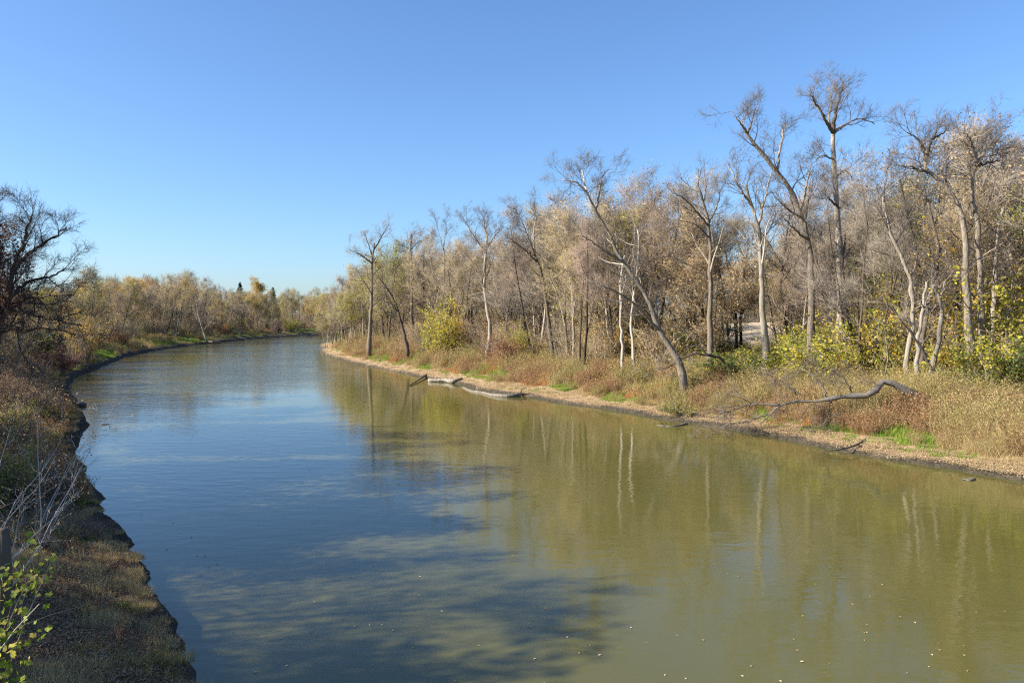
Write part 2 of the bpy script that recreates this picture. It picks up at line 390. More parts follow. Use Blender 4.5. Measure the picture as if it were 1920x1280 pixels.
# ---------------------------------------------------------------- ground and river
def build_ground():
    ang = np.concatenate([np.linspace(-180, -62, 40, endpoint=False), np.linspace(-62, 52, 540, endpoint=False), np.linspace(52, 180, 44)])
    rad = np.concatenate([np.geomspace(1.0, 12, 45, endpoint=False), np.geomspace(12, 85, 330, endpoint=False), np.geomspace(85, 420, 130, endpoint=False), np.geomspace(420, 4000, 26)])
    A, R = np.meshgrid(np.radians(ang), rad, indexing='ij')
    X, Y = (R * np.sin(A)).ravel(), (R * np.cos(A)).ravel()
    h, dd, isl = height(X, Y, True, True)
    na, nr = A.shape
    V = np.stack([X, Y, h], 1)
    i, j = np.meshgrid(np.arange(na - 1), np.arange(nr - 1), indexing='ij')
    q = (i * nr + j).ravel()
    Q = np.stack([q, q + 1, q + nr + 1, q + nr], 1)
    me = mesh_np('ground', V, Q, GM, True)
    def C(*c): return np.array(c)[None, :]
    n1 = fbm(X, Y, 7, 4)[:, None]; n2 = fbm(X + 50, Y, 2.5, 4)[:, None]
    d = dd[:, None]
    mudR, beach, soil = C(.075,.06,.042), C(.40,.28,.165), C(.19,.13,.07)
    green, field = C(.10,.115,.03), C(.50,.40,.26)
    mudL, litter = C(.05,.042,.032), C(.20,.14,.085)
    r = mudR * (1 - sstep(.35, 1.0, d + n2)) + beach * sstep(.35, 1.0, d + n2)
    r = r * (1 - sstep(2.5, 5.5, d + 3 * n1)) + soil * sstep(2.5, 5.5, d + 3 * n1)
    g = sstep(.02, .15, n2 + n1 * .6) * sstep(2.5, 6, d) * .8
    r = r * (1 - g) + green * g
    f = sstep(48, 60, d) * sstep(-5, 15, X)[:, None] * (1 - sstep(240, 280, Y)[:, None]); r = r * (1 - f) + field * f
    l = mudL * (1 - sstep(.5, 1.3, d)) + litter * sstep(.5, 1.3, d)
    g = sstep(.02, .12, n2 * .8 + n1) * sstep(1, 3, d) * .8; l = l * (1 - g) + green * .7 * g
    c = np.where(isl[:, None], l, r)
    c = np.where(d < .12, C(.06,.052,.035), c)
    ca = me.color_attributes.new('col', 'FLOAT_COLOR', 'POINT')
    ca.data.foreach_set('color', np.hstack([c, np.ones((len(c), 1))]).astype(np.float32).ravel())
    tag(obj('ground', me), 'brown autumn ground of both river banks with muddy edges and a pale field beyond the wood', kind='structure')
build_ground()
me = mesh_np('river', [(-900, -300, 0), (900, -300, 0), (900, 900, 0), (-900, 900, 0)], np.array([[0, 1, 2, 3]]), WM)
tag(obj('river', me), 'calm murky olive river reflecting blue sky and bare trees', kind='structure')

# ---------------------------------------------------------------- trees
def crown_from(P, R, rng, cfg, G, TIPS, TR=None):
    """branch out from the limbs (P,R): two more orders of branches, then twigs"""
    for (n, t0, t1, ang, ratio, fall, wander, trop, K, sides) in cfg['lv']:
        p, D, L, r = spawn(P, R, n, t0, t1, ang, .22, ratio, fall, rng, rmin=cfg.get('rmin', .007))
        P, R = extend(p, D, L, r, K, wander, trop, rng, .35)
        (TR if (TR is not None and sides >= 5) else G).tubes(P, R, sides, rng)
    p, D, L, r = spawn(P, R, cfg['twigs'], .1, 1, .65, .3, .0, 0, rng, rmin=cfg.get('rtwig', .009))
    L = cfg['tl'] * (.5 + rng.rand(len(p)))
    D = nrm(D + np.array([0, 0, cfg.get('tup', .25)]))
    e = p + D * L[:, None]
    m = p + D * L[:, None] * .5 + rng.randn(len(p), 3) * L[:, None] * .06
    G.spikes(p, e, np.full(len(p), cfg.get('rtwig', .009)), rng)
    # a side twig from each
    k = cfg.get('sub', 1)
    for _ in range(k):
        D2 = nrm(D + rng.randn(len(p), 3) * .55)
        e2 = m + D2 * L[:, None] * .6
        G.spikes(m, e2, np.full(len(p), cfg.get('rtwig', .009) * .8), rng); TIPS.append(e2)
    TIPS.append(e)

def make_tree(seed, h, stems=1, r=.2, lean=.06, first=.35, n1=11, spread=.75, l1=.42, cfg=None, kind='bare'):
    rng = np.random.RandomState(seed)
    T, G, tips = Geo(), Geo(), []
    N = stems
    a = rng.rand() * 6.28 + np.arange(N) * 6.28 / N
    s = (.12 if N > 1 else lean)
    D = np.stack([np.cos(a) * s * (1 + rng.rand(N)), np.sin(a) * s * (1 + rng.rand(N)), np.ones(N)], 1)
    P0 = np.stack([np.cos(a) * .25 * (N > 1), np.sin(a) * .25 * (N > 1), np.full(N, -.5)], 1)
    P, R = extend(P0, D, h * (.75 + .3 * rng.rand(N)) if N > 1 else np.full(1, h * .95), np.full(N, r), 12, .05, .03, rng, .16)
    T.tubes(P, R * (1 + .5 * np.exp(-np.linspace(0, 12, 12)))[None, :], 8, rng, rough=.12)
    p, D, L, rr = spawn(P, R, n1, first, 1.0, spread, .2, l1, .45, rng, rr=.62)
    P1, R1 = extend(p, D, L, rr, 7, .13, .09, rng, .25)
    T.tubes(P1, R1, 5, rng)
    Pa = P1
    crown_from(Pa, R1, rng, cfg, G, tips)
    return T, G, np.vstack(tips)
CF_A = dict(lv=[(7, .2, 1, .7, .45, .4, .12, .06, 5, 4), (6, .15, 1, .7, .52, .4, .12, .05, 4, 3)], twigs=6, tl=.85, rtwig=.011)
CF_B = dict(lv=[(7, .15, 1, .8, .45, .4, .16, .02, 5, 4), (7, .15, 1, .75, .5, .4, .14, .02, 4, 3)], twigs=5, tl=.8, rtwig=.011)
VAR = []
def add_var(name, T, G, tips, seed):
    rng = np.random.RandomState(seed)
    v = dict(trunk=T.mesh('trunk', M['bark'], True), crown=G.mesh('crown', M['twig']), leaves={})
    def lv(frac, size, key, mask=None):
        q = tips if mask is None else tips[mask]
        q = q[rng.rand(len(q)) < frac] + 0
        q = q + rng.randn(*q.shape) * .12
        g = Geo(); g.leaves(q, size, rng); v['leaves'][key] = g.mesh('leaves', M['leaf_tan'])
    lv(.3, .13, 'sparse')
    patch = fbm(tips[:, 0] + 9, tips[:, 2] + tips[:, 1] * .5, 3.5, 2) > .0
    lv(1.0, .17, 'full', patch)
    VAR.append(v); v['name'] = name
    v['h'] = float(tips[:, 2].max())
specs = [ # seed, h, stems, r, lean, first, n1, spread, l1, cfg
    (11, 16, 1, .20, .05, .30, 12, .75, .40, CF_A), (12, 17, 1, .22, .10, .35, 12, .65, .38, CF_A),
    (13, 14, 1, .17, .04, .28, 12, .80, .42, CF_B), (14, 18, 1, .24, .06, .42, 11, .60, .36, CF_A),
    (15, 13, 3, .13, .10, .25, 5, .70, .38, CF_B), (16, 14, 4, .12, .10, .30, 4, .65, .36, CF_A),
    (17, 12, 3, .12, .10, .22, 5, .80, .40, CF_B), (18, 15, 2, .16, .10, .30, 7, .70, .38, CF_A)]
for k, sp in enumerate(specs):
    T, G, tips = make_tree(sp[0], sp[1], sp[2], sp[3], sp[4], sp[5], sp[6], sp[7], sp[8], sp[9])
    add_var('v%d' % k, T, G, tips, 100 + k)

def dense_var():
    T, G, tips = make_tree(61, 15, 1, .22, .06, .38, 14, .75, .42, CF_B)
    add_var('dense', T, G, tips, 161)
    rng = np.random.RandomState(3); q = tips; g = Geo(); g.leaves(q + rng.randn(*q.shape) * .18, .27, rng)
    VAR[-1]['leaves']['full'] = g.mesh('leaves', M['leaf_rust'])
dense_var()
def setmat(o, m):
    o.material_slots[0].link = 'OBJECT'; o.material_slots[0].material = m
def place_tree(v, x, y, h, rz, name, label, group, bark='bark', twig='twig', leaves=None, lmat=None, cat='tree', tilt=0):
    V = VAR[v]; s = h / V['h']
    o = empty(name, (x, y, gz(x, y) - .1), rz, (s * random.uniform(.92, 1.1), s * random.uniform(.92, 1.1), s))
    if tilt: o.rotation_euler[0] = tilt
    t = obj('trunk', V['trunk'], o); setmat(t, M[bark])
    c = obj('crown', V['crown'], o); setmat(c, M[twig])
    if leaves: l = obj('leaves', V['leaves'][leaves], o); setmat(l, M[lmat])
    tag(o, label, cat, group); return o

# ------------------------------------------------ the trees one can tell apart (outlined stem by stem)
HERO_POS = []
def hero(name, label, d, stems, limbs=(), bark='bark', twig='twig_brown', seed=1, n1=10, first=.45, l1=.22, spread=.8,
         cfg=None, leaves=None, leafsize=.15, leaffrac=.6, leafz=(-9, 99), group=None, sprouts=0, cat='tree', sides=9, lmin=1.5, up=.08):
    """stems: [(r0, r1, [(px, py[, depth offset])...])]; limbs the same, without branches low down"""
    rng = np.random.RandomState(seed); cfg = cfg or SM
    base = WD(stems[0][2][0][0], stems[0][2][0][1], d)
    bx, by = base[0], base[1]; bz = gz(bx, by)
    T, G, tips = Geo(), Geo(), []
    org = np.array([bx, by, bz])
    def line(pts, K):
        q = []
        for p in pts:
            dd = d + (p[2] if len(p) > 2 else 0)
            q.append(WD(p[0], p[1], dd))
        q = smooth(np.array(q), 4)
        L = np.concatenate([[0], np.cumsum(np.linalg.norm(np.diff(q, axis=0), axis=1))])
        t = np.linspace(0, L[-1], K)
        return np.stack([np.interp(t, L, q[:, i]) for i in range(3)], 1)
    for si, (r0, r1, pts, *fl) in enumerate(list(stems) + list(limbs)):
        K = 18
        q = line(pts, K) - org
        islimb = si >= len(stems)
        wob = rng.randn(K, 3) * .035; wob[0] = 0
        q = q + wob
        if not islimb and q[0, 2] < 1.5: q[0] = [q[0, 0], q[0, 1], min(q[0, 2], -.3)] if abs(q[0,2]) < 1.5 else q[0]
        R = np.linspace(r0, r1, K) * (1 + (.22 if bark == 'deadlog' else .06) * rng.randn(K)) * (1 + (0 if islimb else .45) * np.exp(-np.linspace(0, 14, K)))
        T.tubes(q[None], R[None], sides, rng, rough=.24, cap=True)
        f0 = fl[0] if fl else (first if not islimb else .25)
        nn = fl[1] if len(fl) > 1 else (n1 if not islimb else max(4, n1 // 2))
        ll = fl[2] if len(fl) > 2 else l1
        if nn:
            p, D, L, rr = spawn(q[None], R[None], nn, f0, 1.0, spread, .25, ll, .55, rng, rr=.55)
            L = np.maximum(L, lmin * (.6 + .8 * rng.rand(len(L))))
            P1, R1 = extend(p, D, L, np.minimum(np.minimum(rr, .12), L * .022), 8, .15, up, rng, .22)
            T.tubes(P1, R1, 5, rng)
            crown_from(P1, R1, rng, cfg, G, tips)
        if sprouts and not islimb:            # short shoots along the trunk
            p, D, L, rr = spawn(q[None], R[None], sprouts, .12, .95, 1.1, .3, .05, 0, rng, rr=.12)
            P1, R1 = extend(p, D, L * .8 + .3, np.minimum(rr, .02), 4, .15, .12, rng, .3)
            G.tubes(P1, R1, 3, rng)
            p, D, L, rr = spawn(P1, R1, 5, .2, 1, .6, .3, .4, 0, rng, rmin=.006)
            G.spikes(p, p + D * (L + .25)[:, None], rr * 0 + .007, rng)
    o = empty(name, tuple(org))
    obj('trunk', T.mesh('trunk', M[bark], True), o)
    if G.V: obj('crown', G.mesh('crown', M[twig]), o)
    if leaves:
        tp = np.vstack(tips); z = tp[:, 2]
        tp = tp[(z > leafz[0]) & (z < leafz[1]) & (rng.rand(len(tp)) < leaffrac)]
        g = Geo(); g.leaves(tp + rng.randn(*tp.shape) * .12, leafsize, rng)
        obj('leaves', g.mesh('leaves', M[leaves]), o)
    tag(o, label, cat, group); HERO_POS.append((bx, by)); return o

SM = dict(lv=[(5, .2, 1, .62, .55, .4, .10, .06, 5, 4), (4, .15, 1, .6, .55, .4, .10, .05, 4, 3)], twigs=3, tl=.5, rtwig=.0075)
hero('tall_tree', 'tallest bare tree, one straight grey trunk topped by a small spreading crown', 62,
     [(.42, .15, [(1570,722),(1577,600),(1575,480),(1568,380),(1564,300),(1562,245)], .97, 2, .06),],
     [(.16,.04,[(1562,250),(1548,225,-1),(1530,195,-1.5),(1520,178,-2)],.25,7,.36),(.17,.04,[(1563,250),(1566,210),(1575,180,.5),(1580,155,1)],.25,8,.36),
      (.12,.03,[(1563,247),(1590,232,1),(1612,222,1),(1640,232,1)],.3,6,.30),(.12,.03,[(1562,252),(1553,225,1),(1560,190,1.5),(1552,165,2)],.25,7,.32),
      (.10,.03,[(1568,330),(1585,320,1),(1598,335,1.5)],.3,5,.3),(.10,.03,[(1575,390),(1552,370,-1),(1545,350)],.3,4,.3),(.09,.03,[(1566,300),(1545,292,-1),(1530,300,-1)],.3,5,.3)],
     seed=3, sprouts=46, cfg=SM, spread=.7, up=.1)
hero('tree', 'tall bare tree left of the tallest one, its upper trunk bending far to the left', 60,
     [(.30, .10, [(1520,716),(1521,640),(1521,540),(1514,440),(1490,373),(1457,322),(1425,285),(1398,245)], .5, 9, .17)],
     [(.10,.03,[(1400,248),(1386,228,-1),(1372,208,-1)],.2,5,.4),(.09,.03,[(1402,250),(1410,225,.5),(1416,205,.5)],.2,4,.4),(.11,.03,[(1457,322),(1462,285,1),(1468,250,1.5),(1472,230,2)],.2,8,.35),
      (.12,.04,[(1500,395),(1512,350,-1),(1518,312,-1.5)],.2,7,.3),(.10,.03,[(1516,450),(1490,430,-1),(1470,410,-2)],.2,6,.3)], bark='bark', seed=4, sprouts=20, cfg=SM)
hero('tree', 'bare tree with a pale smooth trunk at the grass edge left of the arched log', 61,
     [(.29, .10, [(1441,716),(1436,650),(1430,573),(1426,483),(1421,426),(1406,378),(1398,345)], .55, 9, .22)],
     [(.12,.03,[(1421,430),(1430,390,1),(1440,350,1.5),(1448,318,2)],.2,8,.4),(.11,.03,[(1410,385),(1385,350,-1),(1370,315,-1)],.2,8,.4),(.08,.03,[(1424,470),(1400,450),(1385,440)],.2,5,.4)],
     bark='bark_pale', seed=5, sprouts=10)
hero('leaning_tree', 'bare tree leaning steeply to the left over the bank from a pale base', 60,
     [(.25, .07, [(1288,722),(1264,662),(1235,617),(1215,564),(1184,514),(1160,478),(1144,440),(1118,394),(1097,357)], .3, 14, .16)],
     [(.08,.03,[(1097,357),(1080,342,-.6),(1056,338,-1)],.2,6,.35),(.08,.03,[(1118,394),(1124,360,.6),(1130,330,1),(1142,318,1)],.15,8,.35),(.09,.03,[(1100,362),(1096,340,.5),(1090,320,1)],.2,5,.4),
      (.13,.03,[(1236,620),(1210,590,-1),(1182,562,-2),(1140,540,-3),(1100,524,-3)],.2,9,.2),(.10,.03,[(1170,492),(1135,470,-1),(1105,450,-2),(1085,440,-2)],.2,8,.25)],
     bark='bark_pale', seed=6)
hero('tree', 'upright bare tree with a rounded crown right of the steeply leaning tree', 66,
     [(.27, .09, [(1331,700),(1331,600),(1333,507),(1328,414),(1316,372),(1306,345)], .45, 12, .26)],
     [(.10,.03,[(1328,420),(1345,385,1),(1352,350,1.5)],.2,8,.4),(.09,.03,[(1330,425),(1300,390,-1),(1280,370,-1.5),(1262,362,-2)],.2,8,.35)], seed=7)
# the many-stemmed tree near the right edge, with pinkish tan leaves
hero('many_stemmed_tree', 'large many-stemmed tree near the right edge with two knobbly tops and scattered tan leaves', 50,
     [(.30,.10,[(1822,742),(1820,660),(1811,520),(1807,424),(1790,372),(1762,340),(1742,322),(1737,285)],.35,10,.2),
      (.28,.10,[(1850,748,1),(1842,650,1),(1838,520,1),(1832,420,1),(1822,345,1),(1832,301,1)],.35,9,.2),
      (.24,.08,[(1868,745,2),(1862,640,2),(1866,520,2),(1872,430,2),(1880,390,2)],.3,10,.22)],
     [(.12,.03,[(1737,290),(1722,262,-.6),(1700,248,-1)],.1,7,.4),(.12,.03,[(1738,290),(1748,262,.5),(1775,244,1)],.1,7,.4),(.1,.03,[(1741,325),(1715,315),(1690,312)],.1,7,.35),
      (.12,.03,[(1832,303),(1822,272,-.5),(1812,248,-1)],.1,7,.45),(.12,.03,[(1832,303),(1850,280,.5),(1862,262,1),(1872,250,1)],.1,8,.4),(.1,.03,[(1830,310),(1855,305),(1872,302)],.1,6,.4)],
     seed=8, leaves='leaf_tan', leafsize=.14, leaffrac=.2, leafz=(6, 16), cfg=SM)
hero('dead_tree', 'bleached bare trunk with a broken fork, standing left of the many-stemmed tree', 50,
     [(.20,.10,[(1735,752),(1749,689),(1762,625),(1765,570),(1758,545),(1750,532)],.9,0,.1),(.16,.08,[(1720,745,.5),(1722,640,.5),(1728,590,.5),(1735,545,.5),(1738,528,.5)],.9,0,.1)],
     [(.06,.02,[(1760,560),(1768,545),(1772,530)],.2,2,.3),(.07,.03,[(1738,590,.5),(1730,572,.3),(1724,568)],.2,2,.3)], bark='bleached', seed=9)
hero('leaning_pole', 'thin dead trunk leaning left across the bleached broken tree', 48.5,
     [(.11,.05,[(1772,762),(1749,699),(1720,641),(1690,600),(1668,570)],.5,5,.2)], bark='deadlog', twig='twig', seed=10, cfg=SM)
hero('tree', 'slim grey trunk leaning out beside the foot of the tallest tree', 61, [(.17,.07,[(1612,716),(1608,668),(1595,610),(1583,558),(1580,500),(1585,440)],.5,9,.25)], seed=21)
hero('tree', 'bare tree rising from the clump of trunks left of the bleached broken tree', 52, [(.20,.08,[(1702,752),(1700,670),(1712,600),(1708,540),(1690,480),(1665,420),(1655,370)],.35,12,.28)], seed=22, cfg=SM)
hero('tree', 'bare tree with a twisted trunk right behind the bleached broken tree', 54, [(.22,.08,[(1724,748),(1728,660),(1742,560),(1760,480),(1750,420),(1740,380)],.35,10,.25)], seed=23, cfg=SM, leaves='leaf_gold', leaffrac=.35, leafsize=.16)
hero('stump', 'short thick snag leaning right at the foot of the many-stemmed tree', 49, [(.22,.16,[(1872,752),(1880,710),(1890,665),(1893,640)],.9,0,.1)], bark='bark', seed=24, cat='tree stump')
hero('tree', 'left one of two slender pale trunks close together behind the grass', 70, [(.16,.06,[(1168,700),(1166,640),(1165,600),(1163,540),(1170,480)],.5,11,.34)], bark='bark_pale', seed=25)
hero('tree', 'right one of two slender pale trunks close together behind the grass', 71, [(.15,.06,[(1188,700),(1186,640),(1183,600),(1190,540),(1198,470),(1196,430)],.5,11,.34)], bark='bark_pale', seed=26)
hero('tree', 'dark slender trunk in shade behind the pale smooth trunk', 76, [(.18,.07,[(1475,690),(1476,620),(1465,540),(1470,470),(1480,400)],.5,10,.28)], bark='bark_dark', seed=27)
# middle distance
hero('tree', 'dark fork-topped tree at the left end of the right bank wood', 128,
     [(.32,.12,[(692,655),(695,600),(697,538),(698,491),(702,455)],.35,10,.25)],
     [(.14,.04,[(698,495),(680,480,-1),(655,468,-2)],.2,8,.35),(.14,.04,[(700,470),(715,445,1),(730,420,2)],.2,8,.35),(.12,.04,[(698,480),(690,455),(684,440)],.2,8,.35)], seed=31, twig='twig')
hero('leaning_tree', 'dark trunk leaning left beside the yellow willow bush', 112, [(.26,.10,[(766,665),(751,600),(740,565),(724,538),(705,515)],.3,12,.3)], bark='bark_dark', seed=32)
hero('tree', 'bare tree with a rounded tuft top just right of the dark fork-topped tree', 132, [(.28,.10,[(775,655),(772,560),(772,500),(770,465),(772,440)],.5,12,.3)], seed=33)
hero('tree', 'bare tree forking high above the wood behind the red-brown bushes', 96,
     [(.28,.10,[(912,672),(919,619),(908,535),(912,467),(914,440)],.45,10,.25)],
     [(.11,.03,[(912,470),(893,450,-1),(878,425,-1.5),(866,405,-2)],.2,9,.35),(.11,.03,[(914,445),(908,425),(905,402)],.2,9,.4),(.1,.03,[(912,465),(930,440,1),(945,425,1.5)],.2,7,.4)], seed=34)
hero('tree', 'bare tree whose wide fan-shaped crown rises above a yellow patch', 88,
     [(.26,.10,[(1038,688),(1030,610),(1021,545),(1014,505),(1003,478)],.5,8,.3)],
     [(.13,.03,[(1003,480),(990,445,-1),(976,410,-1.5),(962,388,-2)],.25,10,.35),(.13,.03,[(1003,480),(1000,440,1),(1005,405,1.5),(998,385,2)],.25,10,.35),(.12,.03,[(1006,490),(985,470,-1),(960,450,-2),(945,438,-2)],.25,9,.3)], seed=35)
hero('dead_tree', 'thin dead snag sticking up as a bare fork above the middle of the wood', 110, [(.13,.05,[(834,655),(834,560),(833,480),(831,455)],.98,0,.1)],
     [(.05,.012,[(832,470),(824,440),(817,412)],.3,4,.25),(.05,.012,[(832,462),(836,430),(835,402)],.3,4,.25),(.04,.012,[(832,475),(842,455),(845,432)],.3,3,.25)], bark='bark', seed=36, cfg=SM)
# the big dark tree on the left bank
CFD = dict(lv=[(6, .15, 1, .65, .5, .35, .11, .05, 5, 4), (5, .15, 1, .65, .5, .4, .11, .04, 4, 3)], twigs=4, tl=.38, rtwig=.006, tup=.1)
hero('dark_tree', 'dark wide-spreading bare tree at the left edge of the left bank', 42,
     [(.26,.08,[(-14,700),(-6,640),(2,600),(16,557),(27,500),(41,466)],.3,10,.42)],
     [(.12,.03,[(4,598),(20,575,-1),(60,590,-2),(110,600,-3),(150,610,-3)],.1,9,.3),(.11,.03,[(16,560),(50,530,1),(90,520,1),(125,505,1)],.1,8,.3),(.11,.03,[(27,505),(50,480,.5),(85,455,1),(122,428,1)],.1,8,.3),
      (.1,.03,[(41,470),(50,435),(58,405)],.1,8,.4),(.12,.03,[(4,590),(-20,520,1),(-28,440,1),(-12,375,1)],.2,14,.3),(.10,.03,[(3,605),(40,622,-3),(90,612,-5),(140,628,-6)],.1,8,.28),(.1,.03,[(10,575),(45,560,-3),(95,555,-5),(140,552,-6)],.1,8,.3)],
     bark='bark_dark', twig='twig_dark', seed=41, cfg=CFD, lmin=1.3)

# ------------------------------------------------ woods
random.seed(5)
LMR = [(600,'the bank tip'),(692,'the fork-topped tree'),(766,'the dark leaner'),(820,'the willow bush'),(912,'the red-brown bushes'),(1037,'the fan-crowned tree'),
       (1175,'the slender pair'),(1288,'the steep leaner'),(1331,'the round-crowned tree'),(1441,'the pale trunk'),(1520,'the bent tall tree'),(1572,'the tallest tree'),
       (1650,'the arched log'),(1749,'the bleached snag'),(1840,'the many-stemmed tree'),(1920,'the right edge')]
LML = [(0,'the left edge'),(60,'the dark tree'),(130,'the red shrub'),(185,'the orange bush'),(245,'the lime-green tree'),(330,'the gold-tinged tree'),(400,'the stranded driftwood'),(451,'the left spruce'),(482,'the yellow poplar'),(512,'the dark spruce'),(560,'the far bend'),(610,'the bank tip')]
def between(px, LM):
    for (a, na), (b, nb) in zip(LM, LM[1:]):
        if a <= px < b:
            return ('just right of ' + na) if px - a < (b - a) * .33 else (('just left of ' + nb) if b - px < (b - a) * .33 else 'between %s and %s' % (na, nb[4:]))
    return 'beyond ' + (LM[0][1] if px < LM[0][0] else LM[-1][1])
def rows(d, a, b): return 'in front' if d < a else ('midway back' if d < b else 'far back')
PTS = [p for p in HERO_POS]
def lv_gap(px): return 1480 < px < 1540 or 1600 < px < 1680
def far_enough(x, y, r): return all((x - a)**2 + (y - b)**2 > r * r for a, b in PTS)
def in_gap(px, y):      # open view to the pale field
    return (1335 < px < 1480 and y > 66) or (1200 < px < 1480 and y > 92)
cnt = 0; tries = 0; quota = [0, 0]; leafpick = [(None, None, 'bare')]
while cnt < 172 and tries < 30000:
    tries += 1
    y = random.uniform(30, 245) if random.random() < .6 else random.uniform(45, 120)
    x = random.uniform(-60, 110)
    px, py = PX(x, y, 2)
    if px < 560 or px > 2120: continue
    if quota[int(px > 1080)] > 87: continue
    d, isl = shore(x, y); d = float(d[0])
    if isl[0] or d < 8.5 or d > 52 or y > 245: continue
    if px > 1150 and d < 13: continue
    if in_gap(px, y) and random.random() < .95: continue
    sep = 2.9 + d * .03 + (y * .010 if px < 1080 else 0)
    if not far_enough(x, y, sep): continue
    PTS.append((x, y)); cnt += 1; quota[int(px > 1080)] += 1
    u = random.random()
    v = random.choice([0,1,2,3,4,5,6,7])
    h = random.uniform(14, 20) if px < 1000 else random.uniform(15.5, 22.5)
    if y > 130: h *= 1.12
    if px > 1480 and lv_gap(px): h *= .8
    lv, lm, lk = None, None, 'bare grey-brown tree'
    tw = random.choice(['twig', 'twig', 'twig_tan', 'twig_red'])
    if tw == 'twig_tan': lk = 'bare tan-twigged tree'
    if tw == 'twig_red': lk = 'bare reddish-twigged tree'
    if px > 1560 and u < .4: lv, lm, lk = 'full', random.choice(['leaf_yg', 'leaf_gold', 'leaf_tan', 'leaf_green']), None
    elif px > 1560 and u < .65: lv, lm, lk = 'sparse', 'leaf_tan', None
    elif u < .14: lv, lm, lk = 'full', random.choice(['leaf_olive', 'leaf_yg', 'leaf_tan']), None
    elif u < .60: lv, lm, lk = 'sparse', random.choice(['leaf_olive', 'leaf_tan', 'leaf_tan', 'leaf_yg']), None
    if lk is None:
        lk = {'leaf_yg': 'yellow-green', 'leaf_gold': 'golden', 'leaf_tan': 'tan', 'leaf_green': 'green', 'leaf_olive': 'olive'}[lm]
        lk = ('patchy %s-leaved tree' if lv == 'full' else 'sparsely %s-leaved tree') % lk
    if px > 1560 and lv == 'full': h *= .85
    form = 'forked ' if v in (4, 5, 6, 7) else ''
    lab = '%s%s %s %s' % (form, lk, rows(d, 16, 28), between(px, LMR))
    place_tree(v, x, y, h, random.uniform(0, 6.28), 'tree', lab, 'trees of the wood on the right bank',
               bark=random.choice(['bark', 'bark', 'bark_dark', 'bark_dark']), twig=tw, leaves=lv, lmat=lm)
nR = cnt
cnt = 0; tries = 0
while cnt < 130 and tries < 30000:
    tries += 1
    y = random.uniform(62, 400)
    x = random.uniform(-240, 10)
    px, py = PX(x, y, 2)
    if px < -60 or px > 640: continue
    d, isl = shore(x, y); d = float(d[0])
    if not isl[0] or d < 7 or d > 62: continue
    if y < 150 and px > 120 and d < 12: continue
    if not far_enough(x, y, 3.6 + y * .014): continue
    PTS.append((x, y)); cnt += 1
    u = random.random()
    v = random.choice([0,1,2,4,5,6,7])
    h = 10.5 + 7.8 * min(1, max(0, (y - 80) / 180)) * random.uniform(.75, 1.1) + random.uniform(-2.5, 2.5)
    if px < 150: h = random.uniform(8, 11.5)
    if 385 < px < 600: h = min(h, 7 + (YH - random.uniform(531, 549)) / F * y - gz(x, y))
    lv, lm, lk = None, None, 'bare grey tree'
    if u < .45: lv, lm, lk = 'full', random.choice(['leaf_yg', 'leaf_gold', 'leaf_gold', 'leaf_olive', 'leaf_green']), None
    elif u < .65: lv, lm, lk = 'sparse', random.choice(['leaf_olive', 'leaf_tan', 'leaf_gold']), None
    if 180 < px < 250 and d > 25: lv, lm = 'full', 'leaf_green' if u < .6 else 'leaf_yg'; lk = None
    if 520 < px < 610: lv, lm = 'full', random.choice(['leaf_gold', 'leaf_yg', 'leaf_olive']); lk = None
    if lk is None:
        lk = {'leaf_yg': 'yellow-green', 'leaf_gold': 'golden', 'leaf_tan': 'tan', 'leaf_green': 'green', 'leaf_olive': 'olive'}[lm]
        lk = ('patchy %s-leaved tree' if lv == 'full' else 'sparsely %s-leaved tree') % lk
    form = 'forked ' if v in (4, 5, 6, 7) else ''
    lab = '%s%s %s %s, left bank' % (form, lk, rows(d, 14, 28), between(px, LML))
    place_tree(v, x, y, h, random.uniform(0, 6.28), 'tree', lab, 'trees of the wood on the left bank',
               bark=random.choice(['bark', 'bark_dark']), twig=random.choice(['twig', 'twig', 'twig_red', 'twig_tan']), leaves=lv, lmat=lm)
nL = cnt
# named far trees
def far_tree(px, ytop, dd, v, label, leaves, lm, twig='twig', name='tree'):
    x = (px - 960) / F * dd
    h = H + (YH - ytop) / F * dd - gz(x, dd)
    return place_tree(v, x, dd, h, random.uniform(0, 6), name, label, None, twig=twig, leaves=leaves, lmat=lm)
far_tree(330, 497, 205, 1, 'tall gold-tinged tree rising above the left bank wood', 'full', 'leaf_gold')
far_tree(302, 508, 212, 3, 'broad gold-tinged tree just left of the tall one above the left bank wood', 'sparse', 'leaf_gold')
far_tree(482, 515, 290, 8, 'bright yellow poplar standing above the far trees', 'full', 'leaf_gold', 'twig_tan', 'poplar')
far_tree(500, 540, 318, 6, 'rounded yellow-green tree below the bright yellow poplar', 'full', 'leaf_yg')
far_tree(243, 528, 190, 2, 'bright yellow-green tree among grey ones above the left bank', 'full', 'leaf_yg')
for px_, yt, d_, v_, lk_, lm_, lab_ in [(612, 560, 176, 5, 'full', 'leaf_olive', 'low olive tree at the very tip of the right bank'), (632, 528, 182, 6, 'sparse', 'leaf_gold', 'sparse golden tree at the tip of the right bank'),
        (626, 545, 196, 4, 'full', 'leaf_gold', 'golden tree at the back of the tip of the right bank'), (650, 505, 176, 4, 'sparse', 'leaf_tan', 'bare tan tree behind the tip of the right bank'), (668, 492, 188, 6, 'sparse', 'leaf_tan', 'taller bare tan tree left of the fork-topped tree'),
        (655, 520, 160, 5, 'full', 'leaf_yg', 'yellowish tree near the tip of the right bank'), (640, 545, 171, 7, 'sparse', 'leaf_olive', 'small thin tree near the tip of the right bank')]:
    far_tree(px_, yt, d_, v_, lab_, lk_, lm_)
far_tree(180, 512, 200, 6, 'pale green tree at the back of the left bank wood', 'full', 'leaf_green')
